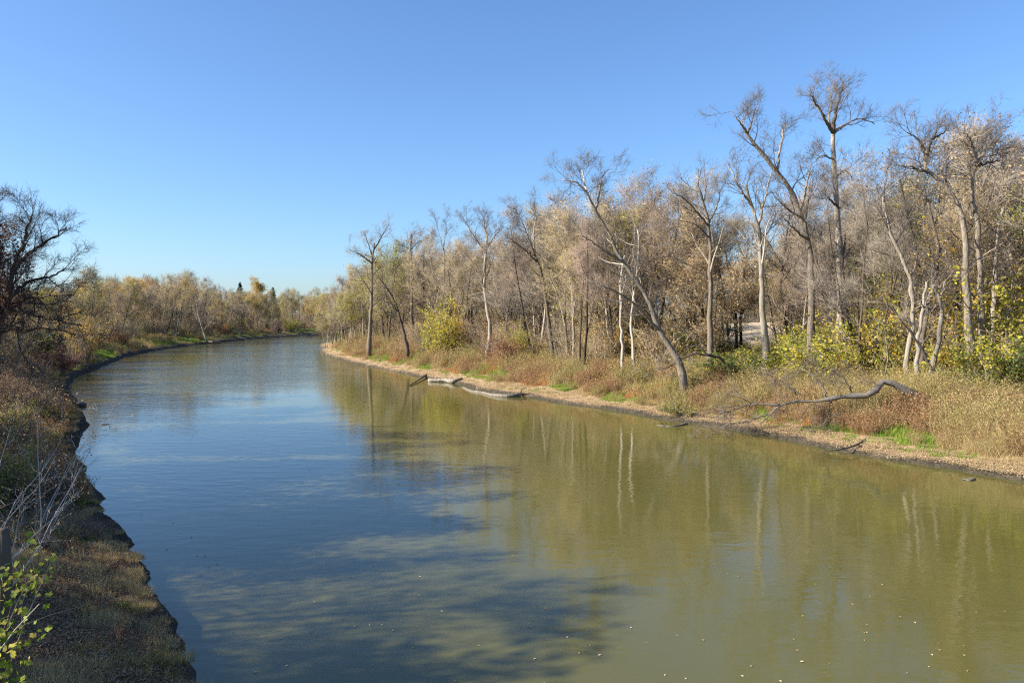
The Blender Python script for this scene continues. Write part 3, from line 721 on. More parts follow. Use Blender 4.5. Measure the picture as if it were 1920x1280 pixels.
# trees off to the left whose shade falls over the near bank and the water
SHADE = [(-31,38),(-34,42),(-30.5,40.5),(-36.5,47),(-33.5,46),(-41,53),(-38,51),(-46,60),(-43,57),(-52,69),(-49,66),(-57,78),(-50,60),(-56,67),(-62,74),(-66,84),(-64,90),(-72,92),(-70,99),(-44,64),(-26,-9),(-24,14),(-25.5,26),(-29.5,32.5),(-19,-8),(-20,1),(-25,-3),(-19.5,7),(-23,8.5),(-27,3),(-23,12.8),(-28,11),(-30,10),(-21.5,17),(-27.5,17.5),(-24,22.5),(-31,23),(-27,28),(-34,30),(-30.5,34)]
ORD = 'first second third fourth fifth sixth seventh eighth ninth tenth eleventh twelfth thirteenth fourteenth fifteenth sixteenth seventeenth eighteenth nineteenth twentieth twenty-first twenty-second twenty-third twenty-fourth twenty-fifth twenty-sixth twenty-seventh twenty-eighth twenty-ninth thirtieth thirty-first thirty-second thirty-third thirty-fourth thirty-fifth thirty-sixth thirty-seventh thirty-eighth thirty-ninth fortieth forty-first'.split()
SHADE.sort(key=lambda p: p[1])
SHADE = [(x - 3.2, y) if 10 < y < 19 else ((x - 5.5, y) if -3 < y <= 10 else (x, y)) for x, y in SHADE]
for k, (x, y) in enumerate(SHADE):
    place_tree((8 if y > 17 or y < 12 else 2), x, y, [14.5, 13, 15.5, 12.5][k % 4] * (.85 if y > 58 else 1), k * 1.3, 'tree', 'shading tree beyond the left edge of the view, the %s one from the bridge' % ORD[k],
               'trees left of the view on the near bank', bark='bark_dark', twig='twig_dark', leaves=None if 12 < y < 15.5 else 'full', lmat='leaf_rust')

# spruces
def spruce(px, ytop, dd, label, seed):
    rng = np.random.RandomState(seed)
    x = (px - 960) / F * dd; z0 = gz(x, dd); h = H + (YH - ytop) / F * dd - z0
    T, G = Geo(), Geo()
    P = np.stack([np.zeros(8), np.zeros(8), np.linspace(-.3, h, 8)], 1)[None]
    T.tubes(P, np.linspace(.22, .02, 8)[None], 6, rng)
    n = 260; z = h * (.12 + .86 * rng.rand(n)); a = rng.rand(n) * 6.28
    L = (h - z) * .27 + .25
    p0 = np.stack([np.zeros(n), np.zeros(n), z], 1); D = np.stack([np.cos(a), np.sin(a), np.full(n, -.25)], 1)
    P, R = extend(p0, D, L, np.full(n, .03), 5, .04, .05, rng); G.tubes(P, R, 3, rng)
    p, D2, L2, r2 = spawn(P, R, 16, .1, 1, .8, .2, .35, .5, rng)
    G.spikes(p, p + D2 * (L2 + .2)[:, None] + np.array([0, 0, -.08]), np.full(len(p), .07), rng)
    o = empty('spruce', (x, dd, z0)); obj('trunk', T.mesh('trunk', M['bark_dark'], True), o); obj('crown', G.mesh('crown', M['needle']), o)
    tag(o, label, 'spruce')
spruce(451, 527, 345, 'small dark green spruce top left of the bright yellow poplar', 1)
spruce(512, 537, 345, 'small dark spruce top right of the bright yellow poplar', 2)

# ------------------------------------------------ shrubs
SH = []
def make_shrub(seed, h, n, lean, nb, twl, leafn, leafsz, wander=.1):
    rng = np.random.RandomState(seed)
    G, tips = Geo(), []
    a = rng.rand(n) * 6.28; s = lean * (.3 + rng.rand(n))
    D = np.stack([np.cos(a) * s, np.sin(a) * s, np.ones(n)], 1)
    P0 = np.stack([np.cos(a) * .2 * h / 3, np.sin(a) * .2 * h / 3, np.full(n, -.2)], 1)
    P, R = extend(P0, D, h * (.6 + .5 * rng.rand(n)), np.full(n, .028 * h / 3 + .01), 7, wander, .02, rng, .3)
    G.tubes(P, R, 4, rng)
    p, D, L, r = spawn(P, R, nb, .2, 1, .6, .25, .35, .3, rng)
    P, R = extend(p, D, L, np.minimum(r, .014), 4, .12, .04, rng); G.tubes(P, R, 3, rng)
    p, D, L, r = spawn(P, R, 7, .1, 1, .6, .3, .5, .2, rng)
    L = twl * (.4 + rng.rand(len(p))); e = p + D * L[:, None]; G.spikes(p, e, np.full(len(p), .006), rng)
    out = dict(stems=G.mesh('stems', M['twig']), leaves={}, h=float(e[:, 2].max()))
    for key, k, sz in (('thin', max(1, leafn // 5), leafsz), ('thick', leafn, leafsz * 1.1)):
        q = np.vstack([p + (e - p) * rng.rand(len(p), 1) + rng.randn(len(p), 3) * .07 for _ in range(k)])
        if key == 'thin': q = q[rng.rand(len(q)) < .6]
        else:
            q = q[rng.rand(len(q)) < .35 + 1.3 * (fbm(q[:, 0] + seed, q[:, 2] + q[:, 1], .7, 3) + .35)]
        g = Geo(); g.leaves(q, sz, rng); out['leaves'][key] = g.mesh('leaves', M['leaf_tan'])
    SH.append(out)
make_shrub(51, 3.0, 12, .45, 8, .35, 5, .11)
make_shrub(52, 3.0, 16, .35, 7, .40, 5, .10)
make_shrub(53, 2.2, 18, .70, 7, .30, 5, .09)
make_shrub(54, 5.0, 14, .30, 10, .45, 5, .13)
make_shrub(55, 5.0, 9, .45, 12, .50, 4, .13, .14)
CN = {'leaf_yg': 'yellow-green', 'leaf_gold': 'golden yellow', 'leaf_tan': 'tan', 'leaf_green': 'green', 'leaf_olive': 'olive', 'leaf_rust': 'rust-brown', 'leaf_red': 'dark red'}
def shrub(k, x, y, h, label, lm=None, key='thick', twig='twig', group=None, name='shrub', wide=1.0, rz=None):
    s = h / SH[k]['h']
    o = empty(name, (x, y, gz(x, y) - .05), random.uniform(0, 6.28) if rz is None else rz, (s * wide, s * wide, s))
    c = obj('stems', SH[k]['stems'], o); setmat(c, M[twig])
    if lm: l = obj('leaves', SH[k]['leaves'][key], o); setmat(l, M[lm])
    tag(o, label, 'shrub', group); return o
def at(px, dd): return (px - 960) / F * dd, dd
for (k, px, dd, h, lab, lm, key, tw, wd) in [
    (3, 822, 103, 7.2, 'tall pale yellow willow bush leaning over the grass of the right bank', 'leaf_yg', 'thick', 'twig_tan', 1.0),
    (3, 838, 106, 6.2, 'yellow willow bush just behind the tall pale one', 'leaf_gold', 'thick', 'twig_tan', 1.0),
    (3, 970, 92, 5.4, 'green-leaved bush in a shady opening right of the red-brown bushes', 'leaf_yg', 'thick', 'twig', .8),
    (0, 945, 90, 3.6, 'red-brown leaved bush at the edge of the grass', 'leaf_rust', 'thick', 'twig_red', 1.2),
    (0, 925, 93, 4.6, 'larger red-brown twiggy bush behind the grass', 'leaf_rust', 'thin', 'twig_red', 1.1),
    (2, 1278, 54, 1.7, 'low grey-green bush growing on the slope below the steeply leaning tree', 'leaf_olive', 'thick', 'twig', 1.2),
    (2, 1252, 56, 1.0, 'small green clump just left of the low grey-green bush', 'leaf_green', 'thick', 'twig', 1.2),
    (0, 1520, 57, 3.6, 'bright yellow-green bush behind the arched log, left of the tallest trunk', 'leaf_yg', 'thick', 'twig', 1.3),
    (1, 1555, 56, 2.6, 'pale yellow leafy bush in front of the tallest trunk', 'leaf_gold', 'thick', 'twig_tan', 1.3),
    (1, 1600, 55, 2.5, 'cream and pink leaved bush right of the tallest trunk', 'leaf_tan', 'thick', 'twig_tan', 1.3),
    (0, 1490, 60, 3.2, 'yellow-green bush between the pale smooth trunk and the left-bending tall tree', 'leaf_yg', 'thick', 'twig', 1.2),
    (0, 1385, 62, 2.6, 'green bush left of the foot of the pale smooth trunk', 'leaf_green', 'thick', 'twig', 1.5),
    (0, 1415, 64, 2.8, 'yellow-green bush behind the foot of the pale smooth trunk', 'leaf_yg', 'thick', 'twig', 1.3),
    (1, 1330, 63, 2.2, 'green-yellow bush under the arching fallen branch', 'leaf_yg', 'thick', 'twig', 1.4),
    (1, 1690, 50, 2.0, 'small golden bush right behind the high bend of the arched log', 'leaf_gold', 'thick', 'twig_tan', 1.0),
    (4, 1645, 57, 6.5, 'tall thin bush hung with yellow-green leaves right of the tallest trunk', 'leaf_yg', 'thick', 'twig', .9),
    (4, 1775, 56, 7.5, 'tall golden bush behind the bleached broken tree', 'leaf_gold', 'thick', 'twig', 1.0),
    (4, 1800, 53, 5.5, 'cream and rust leaved tall bush right of the bleached broken tree', 'leaf_tan', 'thick', 'twig_tan', .9),
    (3, 1905, 52, 8.5, 'tall yellow-green bush at the right edge', 'leaf_yg', 'thick', 'twig', 1.0),
    (3, 1895, 50, 4.0, 'shady green bush behind the short thick snag', 'leaf_green', 'thick', 'twig', 1.1),
    (0, 1800, 50, 2.2, 'low green bush at the foot of the many-stemmed tree', 'leaf_green', 'thick', 'twig', 1.4),
    (4, 1925, 60, 11, 'golden crowned tall bush behind the right edge bush', 'leaf_gold', 'thick', 'twig', 1.0),
    (2, 127, 88, 3.6, 'dark red leafless-looking shrub low on the left bank', 'leaf_red', 'thick', 'twig_red', 1.0),
    (3, 178, 100, 6.8, 'orange-yellow bush on the left bank right of the dark spreading tree', 'leaf_gold', 'thin', 'twig', 1.1),
    (3, 196, 106, 6.2, 'dull golden bush behind the orange-yellow one on the left bank', 'leaf_gold', 'thick', 'twig', 1.0),
    (0, 478, 232, 6.0, 'pale round bush above the waterline before the far bend', 'leaf_tan', 'thin', 'twig_tan', 1.6),
    (3, 425, 210, 6.0, 'olive-yellow bush right of the stranded pale driftwood', 'leaf_olive', 'thick', 'twig', 1.5),
    (0, 545, 262, 5.5, 'bright yellow-green bush at the water near the far bend', 'leaf_yg', 'thick', 'twig', 1.3),
]:
    if px > 1300 and lm in ('leaf_yg', 'leaf_gold', 'leaf_green'): h *= 1.15; wd *= 1.3
    if dd in (103, 106): h *= 1.3
    x, y = at(px, dd)
    if px < 300:
        while float(shore(x, y)[0][0]) < 1.3: x -= .3
    if px in (478, 425, 545):      # keep these on dry land
        while float(shore(x, y)[0][0]) < 6: y += 4; x = (px - 960) / F * y
    shrub(k, x, y, h, lab, lm, key, tw, wide=wd)
PS = []
def scatter(n, test, group, where, LM, seed):
    random.seed(seed); c = 0; tr = 0
    while c < n and tr < 40000:
        tr += 1
        r = test()
        if r is None: continue
        x, y, px, d, k, h, lm, key, tw, sep = r
        if any((x - a)**2 + (y - b)**2 < sep * sep for a, b in PS): continue
        PS.append((x, y)); c += 1
        look = ('bare twiggy' if lm is None else (('sparse ' if key == 'thin' else 'leafy ') + CN[lm])) + ' shrub'
        size = 'tall ' if h > 3.6 else ('low ' if h < 1.7 else '')
        shrub(k, x, y, h, '%s%s %s %s' % (size, look, where(d), between(px, LM)), lm, key, tw, group, wide=random.uniform(.9, 1.3))
    return c
def t_right():
    y = random.uniform(36, 230) if random.random() < .75 else random.uniform(140, 235); x = random.uniform(-60, 60); px, py = PX(x, y, 2)
    if px < 590 or px > 2000: return None
    d, isl = shore(x, y); d = float(d[0])
    if isl[0] or d < 5.5 or d > 34: return None
    if px > 1250 and d < 15: return None
    if px > 900 and d < 9: return None
    if in_gap(px, y): return None
    u = random.random()
    h = random.uniform(1.8, 5.5) if d < 14 else random.uniform(3.5, 7.5)
    if px > 1250: h = random.uniform(1.5, 4.5)
    k = random.choice([0, 1, 2]) if h < 3 else random.choice([0, 1, 3, 4])
    lm, key = random.choice([('leaf_tan','thin'),('leaf_olive','thin'),('leaf_olive','thick'),('leaf_yg','thick'),(None,'thin'),('leaf_tan','thick'),('leaf_rust','thin'),('leaf_yg','thin'),(None,'thin')])
    if px > 1300: lm, key = random.choice([('leaf_yg','thick'),('leaf_green','thick'),('leaf_gold','thick'),('leaf_olive','thin'),('leaf_yg','thin'),(None,'thin'),(None,'thin'),('leaf_tan','thin'),('leaf_rust','thin')])
    return x, y, px, d, k, h, lm, key, random.choice(['twig','twig_tan','twig_red']), 1.6 + y * .007
scatter(135, t_right, 'shrubs under the right bank wood', lambda d: 'on the bank' if d < 9 else ('edging the wood' if d < 16 else 'among trunks'), LMR, 61)
def t_left():
    y = random.uniform(30, 380); x = random.uniform(-230, 0); px, py = PX(x, y, 2)
    if px < -60 or px > 610: return None
    d, isl = shore(x, y); d = float(d[0])
    if not isl[0] or d < 3.5 or d > 40: return None
    if 60 < y < 150 and 150 < px < 300 and d < 9: return None
    if 50 < y < 98 and 70 < px < 200: return None
    if y < 60 and d < 4.2: return None
    h = random.uniform(1.6, 3.6) if y < 70 else (random.uniform(2, 5) if d < 12 else random.uniform(3, 6.5)) * (1.25 if y > 150 else 1)
    if 0 < px < 160 and y < 85: h = random.uniform(1.4, 2.6)
    k = random.choice([0, 1, 2]) if h < 3 else random.choice([0, 1, 3, 4])
    lm, key = random.choice([('leaf_tan','thin'),('leaf_olive','thin'),('leaf_olive','thick'),('leaf_rust','thin'),(None,'thin'),('leaf_green','thick'),('leaf_gold','thin'),(None,'thin'),('leaf_rust','thick')])
    return x, y, px, d, k, h, lm, key, random.choice(['twig','twig_red','twig_dark']), 1.5 + y * .014
scatter(90, t_left, 'shrubs along the left bank', lambda d: 'on left shore' if d < 9 else 'among left trunks', LML, 62)
def t_near():
    y = random.uniform(20, 46); x = random.uniform(-34, -12); px, py = PX(x, y, 1.5)
    if px < -80 or px > 150: return None
    d, isl = shore(x, y); d = float(d[0])
    if not isl[0] or d < 2.4: return None
    h = random.uniform(.9, 2.3)
    lm, key = random.choice([('leaf_tan','thin'),('leaf_olive','thick'),('leaf_rust','thick'),(None,'thin'),('leaf_green','thick'),('leaf_rust','thin'),('leaf_green','thick')])
    return x, y, px, d, random.choice([0, 1, 2]), h, lm, key, random.choice(['twig','twig_red','twig_dark']), 1.25
scatter(52, t_near, 'shrubs of the near left bank', lambda d: 'by the near left shore' if d < 6 else 'on the near left bank', LML, 63)

# pale saplings arching in from the left
for k, (x, y, h, la) in enumerate([(-12.6, 18.5, 4.6, 'upper'), (-13.2, 22.0, 4.6, 'farther'), (-10.6, 15.5, 3.8, 'nearer')]):
    rng = np.random.RandomState(70 + k); G, B = Geo(), Geo()
    n = 4; a = rng.rand(n) * 1.6 - .5; D = np.stack([np.cos(a) * .35, np.sin(a) * .35, np.ones(n)], 1)
    P, R = extend(np.stack([rng.randn(n) * .2, rng.randn(n) * .2, np.full(n, -.2)], 1), D, h * (.7 + .4 * rng.rand(n)), np.full(n, .015), 9, .13, -.045, rng, .3)
    G.tubes(P, R, 5, rng)
    p, D, L, r = spawn(P, R, 7, .35, 1, .8, .3, .22, .3, rng); P2, R2 = extend(p, D, L, r * .7, 5, .12, .06, rng, .4); G.tubes(P2, R2, 4, rng)
    p, D, L, r = spawn(P2, R2, 4, .3, 1, .6, .3, .3, .3, rng); e = p + D * (L + .08)[:, None]; G.spikes(p, e, np.full(len(p), .005), rng)
    B.leaves(np.vstack([e + rng.randn(*e.shape) * .03 for _ in range(3)])[rng.rand(len(e) * 3) < .5], .06, rng)
    o = empty('sapling', (x, y, gz(x, y))); obj('stems', G.mesh('stems', M['twig_pale']), o); obj('leaves', B.mesh('leaves', M['leaf_tan']), o)
    tag(o, '%s pale-twigged sapling reaching in from the left edge over the shaded bank' % la, 'sapling', 'pale saplings at the left edge')

# broken trunk and vine in the near left corner
def corner():
    rng = np.random.RandomState(80)
    x, y = -7.12, 11.0; z0 = gz(x, y)
    P = np.array([[0,0,-.3],[.02,0,.6],[.0,.02,1.3],[.02,.02,2.0],[.0,0,4.05 - z0]])[None]
    T = Geo(); T.tubes(P, np.array([[.20,.15,.125,.115,.10]]), 12, rng, rough=.2, cap=True)
    o = empty('broken_trunk', (x, y, z0)); obj('trunk', T.mesh('trunk', M['bark_dark'], True), o)
    tag(o, 'dark broken-off trunk standing at the left edge above the vine', 'tree stump')
    x, y = -6.6, 8.6; z0 = gz(x, y)
    G = Geo(); n = 26
    a = rng.rand(n) * 6.28; D = np.stack([np.cos(a) * .12, np.sin(a) * .12, np.ones(n)], 1)
    P, R = extend(np.stack([rng.randn(n) * .2, rng.randn(n) * .3, np.full(n, -.2)], 1), D, (4.5 - z0) * (.6 + .5 * rng.rand(n)), np.full(n, .018), 10, .14, 0, rng, .3)
    G.tubes(P, R, 5, rng)
    p, D, L, r = spawn(P, R, 9, .2, 1, .9, .3, .25, .2, rng); P2, R2 = extend(p, D, L * .7, r * .5, 5, .2, -.03, rng, .4); G.tubes(P2, R2, 4, rng)
    pts = P2.reshape(-1, 3); q = np.vstack([pts + rng.randn(*pts.shape) * .10 for _ in range(6)]); q = q[(rng.rand(len(q)) < .8) & (q[:, 0] < 1.05)]
    # lobed leaves: five-pointed outline folded along the middle
    th = np.array([0, .45, .9, 1.5, 2.1, 2.8, 3.14, 3.48, 4.18, 4.78, 5.38, 5.83]); rr = np.array([1, .68, .95, .62, .82, .6, .3, .6, .82, .62, .95, .68])
    N = len(q); Dn = nrm(rng.randn(N, 3) + np.array([.3, -.4, -.5])); up = nrm(rng.randn(N, 3) * .6 + np.array([-.3, -.3, .9]))
    A = nrm(np.cross(Dn, up)); Nn = np.cross(A, Dn); L = (.028 + .036 * rng.rand(N))
    V = np.empty((N, 13, 3)); V[:, 0] = q + Dn * L[:, None] * .9
    for k in range(12):
        c, s_ = rr[k] * math.cos(th[k]), rr[k] * math.sin(th[k])
        V[:, k + 1] = q + L[:, None] * (Dn * (.9 + c) + A * s_ + Nn * (abs(s_) * .25 - .08))
    b = (np.arange(N) * 13)[:, None]
    Tt = np.vstack([b + [0, k + 1, (k + 1) % 12 + 1] for k in range(12)])
    Lf = Geo(); Lf.add(V, T=Tt, tint=np.repeat(rng.rand(N), 13))
    o = empty('vine', (x, y, z0)); obj('stems', G.mesh('stems', M['twig']), o); obj('leaves', Lf.mesh('leaves', M['leaf_vine']), o)
    tag(o, 'yellow-green broad-leaved vine in the bottom left corner', 'vine')
corner()

# ------------------------------------------------ fallen wood
CFL = dict(lv=[(4, .2, 1, .6, .6, .3, .12, -.02, 5, 4), (3, .2, 1, .6, .5, .3, .12, -.03, 4, 3)], twigs=4, tl=.5, rtwig=.007, tup=.0)
hero('arched_log', 'dead tree arched over the right bank, its twiggy top hanging over the water', 45.5,
     [(.24,.035,[(1747,764,0),(1716,744,0),(1684,725,0),(1652,715,0),(1642,731,0),(1626,741,0),(1584,746,.3),(1549,750,.5),(1507,752,.8),(1471,756,1.0),(1452,770,1),(1423,797,1)],.62,5,.10)],
     [(.07,.02,[(1462,760,1),(1430,758,1.5),(1397,760,2),(1360,772,2),(1332,785,2)],.2,9,.4),(.06,.02,[(1549,750,.5),(1545,730,.5),(1520,700,1),(1500,690,1.5)],.2,7,.4),
      (.05,.015,[(1500,752,.8),(1480,725,1),(1450,712,1.5)],.2,7,.4),(.05,.015,[(1560,750,.3),(1548,775,0),(1538,795,0)],.2,5,.35),(.05,.015,[(1440,775,1),(1400,790,1),(1355,800,1),(1320,820,1)],.2,8,.35),
      (.05,.015,[(1600,745,.3),(1590,720,.6),(1570,700,1)],.2,6,.35)],
     bark='deadlog', twig='twig_brown', seed=91, cfg=CFL, cat='fallen tree', sides=12, lmin=.8, up=-.03)
hero('arching_branch', 'dark fallen limb arching down to the left at the foot of the steeply leaning tree', 60,
     [(.15,.03,[(1376,716),(1366,692),(1354,673),(1325,665),(1292,664),(1270,678),(1250,690),(1225,692)],.4,7,.16)],
     [(.04,.015,[(1260,686),(1248,675),(1240,668)],.2,3,.3)], bark='bark_dark', twig='twig', seed=92, cfg=CFL, cat='fallen branch', lmin=.8, up=.0)
def log(name, label, pts, r0, r1, seed, root=False, zoff=0.0, stubs=2, bark='bleached', cat='log', sides=11):
    """pts: photo pixels of the log's underside on the ground"""
    rng = np.random.RandomState(seed); q = []
    for px, py in pts:
        x, y = WZ(px, py, .25 + zoff); z = max(gz(x, y), 0.0); q.append([x, y, z])
    q = np.array(q); q = smooth(q, 4); org = q[0].copy()
    K = len(q); R = np.linspace(r0, r1, K); q[:, 2] = np.linspace(q[0, 2], q[-1, 2], K) * .5 + q[:, 2].mean() * .5 + R * .5; q[:, :2] += rng.randn(K, 2) * r0 * .12; R = R * (1 + .25 * (rng.rand(K) - .5))
    T = Geo(); T.tubes((q - org)[None], R[None], sides, rng, rough=.34, cap=True)
    for k in range(stubs):
        i = rng.randint(K // 3, K - 1); D = nrm(rng.randn(1, 3) + np.array([[0, 0, 1.2]]))
        P, Rr = extend((q[i] - org)[None], D, np.array([.35 + .7 * rng.rand()]), np.array([R[i] * .35]), 5, .12, 0, rng, .3); T.tubes(P, Rr, 5, rng, cap=True)
    o = empty(name, tuple(org)); obj('trunk', T.mesh('trunk', M[bark], True), o)
    if root:
        g = Geo(); n = 14; d0 = nrm((q[0] - q[3])[None]); D = nrm(d0 * .7 + rng.randn(n, 3) * .7)
        P, Rr = extend(np.repeat((q[0] - org)[None], n, 0), D, (.5 + .7 * rng.rand(n)), np.full(n, r0 * .38), 6, .25, .02, rng, .2)
        g.tubes(P, Rr, 5, rng, cap=True); obj('roots', g.mesh('roots', M['bark_dark']), o)
    tag(o, label, cat); return o
log('driftwood_log', 'bleached driftwood log lying at the water with a dark root end on its right', [(972,736),(950,737),(925,735),(904,730),(885,727),(867,720)], .21, .06, 1, root=True, zoff=.1, stubs=4)
log('driftwood_log', 'shorter bleached driftwood log lying on the beach left of the rooted one', [(866,706),(850,708),(835,706),(804,705)], .23, .2, 2, zoff=.35)
log('branch_and_log_shadow', 'dark bent branch stuck in the mud at the left end of the shorter driftwood', [(800,694),(785,702),(768,710)], .10, .04, 3, bark='bark_dark', cat='branch', zoff=.5, stubs=3)
log('stranded_branch', 'small grey branch stranded at the waterline below the low grey-green bush', [(1288,788),(1262,792),(1232,790)], .07, .03, 4, bark='deadlog', cat='branch', stubs=4, sides=6)
log('stranded_branch', 'small pale branch lying at the waterline near the right edge', [(1828,888),(1818,890),(1806,887)], .05, .03, 5, bark='drift', cat='branch', stubs=2, sides=6)
log('branch_and_log_shadow', 'dark branch shape standing in for the shadow of the arched log on the beach', [(1640,818),(1606,838),(1570,842),(1536,842)], .06, .03, 8, bark='bark_dark', cat='branch', stubs=5, sides=6)  # dark tube modelled where the arched log casts its shadow, no real branch
log('driftwood_log', 'pale driftwood stranded on the far left shore', [(412,639),(397,640),(384,638)], .3, .15, 6, zoff=.4)
log('driftwood_log', 'small white log on the shore of the far bend', [(586,628),(576,628)], .3, .2, 9, stubs=0, zoff=.4)
hero('leaning_tree', 'small bare tree leaning right over the far left shore above the stranded driftwood', 205, [(.22,.08,[(388,640),(376,605),(368,570)],.3,8,.4)], [(.14,.04,[(380,622),(400,600),(425,588)],.2,9,.5)], seed=44, bark='bark', twig='twig')
log('floating_stick', 'thin dark stick floating on the water off the left bank', [(190,789),(207,788)], .035, .02, 12, bark='bark_dark', cat='stick', stubs=0, sides=5)

# small stones and clods along the left waterline
rng = np.random.RandomState(90)
sp = [(153,757,.34,'dark boulder jutting from the left bank where it bends'),(163,692,.5,'dark rock at the water on the left bank below the red shrub'),(240,664,.5,'pale stone at the waterline of the left bank')]
import bmesh
for px, py, r, lab in sp:
    bm = bmesh.new(); bmesh.ops.create_icosphere(bm, subdivisions=3, radius=r)
    for v in bm.verts:
        n = float(fbm(v.co.x * 3 + px, v.co.y * 3 + v.co.z * 2, 1.0, 3)); v.co *= 1 + n * .9; v.co.z *= .6
    me = bpy.data.meshes.new('rock'); bm.to_mesh(me); bm.free(); me.materials.append(M['stone'])
    x, y = WZ(px, py, .2); o = obj('rock', me); o.location = (x, y, max(gz(x, y), 0) + r * .25); tag(o, lab, 'rock')

# ------------------------------------------------ ground cover (stuff)
SRC = bpy.data.collections.new('plant_patches')       # sources of the ground cover, not linked to the scene
def patch(name, mats, build, seed):
    rng = np.random.RandomState(seed); gs = build(rng)
    Vs, Fs, tt, fm, n = [], [], [], [], 0
    for mi, g in enumerate(gs):
        V = np.vstack(g.V); Vs.append(V); tt.append(np.concatenate(g.t))
        for q in g.Q + g.T: Fs.append((q + n, mi))
        n += len(V)
    quads = [f for f, _ in Fs if f.shape[1] == 4]; tris = [f for f, _ in Fs if f.shape[1] == 3]
    fm = np.concatenate([np.full(len(f), mi) for f, mi in Fs if f.shape[1] == 4] + [np.full(len(f), mi) for f, mi in Fs if f.shape[1] == 3])
    fl = [np.vstack(x) for x in (quads, tris) if x]
    me = mesh_np(name, np.vstack(Vs), fl, mats, False, np.concatenate(tt), fm)
    o = bpy.data.objects.new(name, me); SRC.objects.link(o); return o
def blades(g, rng, n, rad, h, w, lean=.5, tint=None):
    a = rng.rand(n) * 6.28; r = rad * np.sqrt(rng.rand(n)); p = np.stack([r * np.cos(a), r * np.sin(a), np.full(n, -.04)], 1)
    hh = h * (.45 + .75 * rng.rand(n)); D = rng.randn(n, 3) * lean * .5; D[:, 2] = 1; D = nrm(D)
    s = np.cross(D, nrm(rng.randn(n, 3))); s = nrm(s) * (w * (.6 + .8 * rng.rand(n)))[:, None]
    m = p + D * (hh * .55)[:, None]; D2 = nrm(D + np.stack([D[:, 0] * 1.5, D[:, 1] * 1.5, np.full(n, -.15)], 1)); e = m + D2 * (hh * .5)[:, None]
    V = np.stack([p - s, p + s, m + s * .7, m - s * .7, e], 1); b = (np.arange(n) * 5)[:, None]
    t = np.repeat(rng.rand(n), 5) if tint is None else np.repeat(tint(n), 5)
    g.add(V, Q=b + [0, 1, 2, 3], T=b + [3, 2, 4], tint=t); return e
def B_grass(rng, h=.55, n=170, w=.008):
    g = Geo(); blades(g, rng, n, .55, h, w, .6); return [g]
def B_weed(rng, h=.9, ns=26, lpn=16, ls=.05):
    g, l = Geo(), Geo(); a = rng.rand(ns) * 6.28; r = .5 * np.sqrt(rng.rand(ns))
    p = np.stack([r * np.cos(a), r * np.sin(a), np.full(ns, -.05)], 1); D = rng.randn(ns, 3) * .15; D[:, 2] = 1
    P, R = extend(p, D, h * (.6 + .6 * rng.rand(ns)), np.full(ns, .006), 4, .08, 0, rng, .4); g.tubes(P, R, 3, rng)
    q, D2, L, rr = spawn(P, R, 4, .35, 1, .6, .2, .3, .3, rng, rmin=.003); g.spikes(q, q + D2 * L[:, None], np.full(len(q), .004), rng)
    t = rng.rand(ns * lpn)
    i = rng.randint(0, len(q), ns * lpn); l.leaves(q[i] + D2[i] * (L[i] * t)[:, None] + rng.randn(len(i), 3) * .02, ls, rng); return [g, l]
def B_leafy(rng, n=260, h=.35, ls=.07):
    l, g = Geo(), Geo(); a = rng.rand(n) * 6.28; r = .55 * np.sqrt(rng.rand(n)); z = h * (1 - (r / .6)**2) * rng.rand(n)
    l.leaves(np.stack([r * np.cos(a), r * np.sin(a), z], 1), ls, rng, flat=.3); blades(g, rng, 30, .45, h * 1.3, .007); return [l, g]
def B_litter(rng, n=260, ls=.042):
    l = Geo(); a = rng.rand(n) * 6.28; r = .7 * np.sqrt(rng.rand(n)); l.leaves(np.stack([r * np.cos(a), r * np.sin(a), .015 + .03 * rng.rand(n)], 1), ls, rng, flat=.8); return [l]
SRCN = ['patch_a','patch_b','patch_c','patch_d','patch_e','patch_f','patch_g','patch_h']
patch('patch_a', [M['grass_tan']], lambda r: B_grass(r), 1)                        # 0 dry grass
patch('patch_b', [M['grass_green']], lambda r: B_grass(r, .38, 190), 2)            # 1 green grass
patch('patch_c', [M['weed_rust'], M['weed_rust']], lambda r: B_weed(r, .8, 26, 18), 3)     # 2 rusty dock
patch('patch_d', [M['weed_olive'], M['weed_olive']], lambda r: B_weed(r, .95, 30, 16, .045), 4) # 3 olive weeds
patch('patch_e', [M['leaf_green'], M['grass_green']], lambda r: B_leafy(r), 5)     # 4 low green leaves
patch('patch_f', [M['litter']], lambda r: B_litter(r), 6)                          # 5 fallen leaves
patch('patch_g', [M['grass_tan'], M['weed_olive']], lambda r: [B_grass(r, 1.0, 110, .006)[0], B_weed(r, 1.1, 14, 14, .04)[1]], 7)   # 6 tall dry stalks
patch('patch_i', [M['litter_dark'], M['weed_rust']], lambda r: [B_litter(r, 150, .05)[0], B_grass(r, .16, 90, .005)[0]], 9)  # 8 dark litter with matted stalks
patch('patch_j', [M['leaf_orange'], M['weed_rust']], lambda r: B_leafy(r, 230, .55, .075), 10) # 9 orange leaves
patch('patch_h', [M['leaf_yg'], M['weed_olive']], lambda r: B_leafy(r, 240, .5, .075), 8) # 7 yellow-green leaves
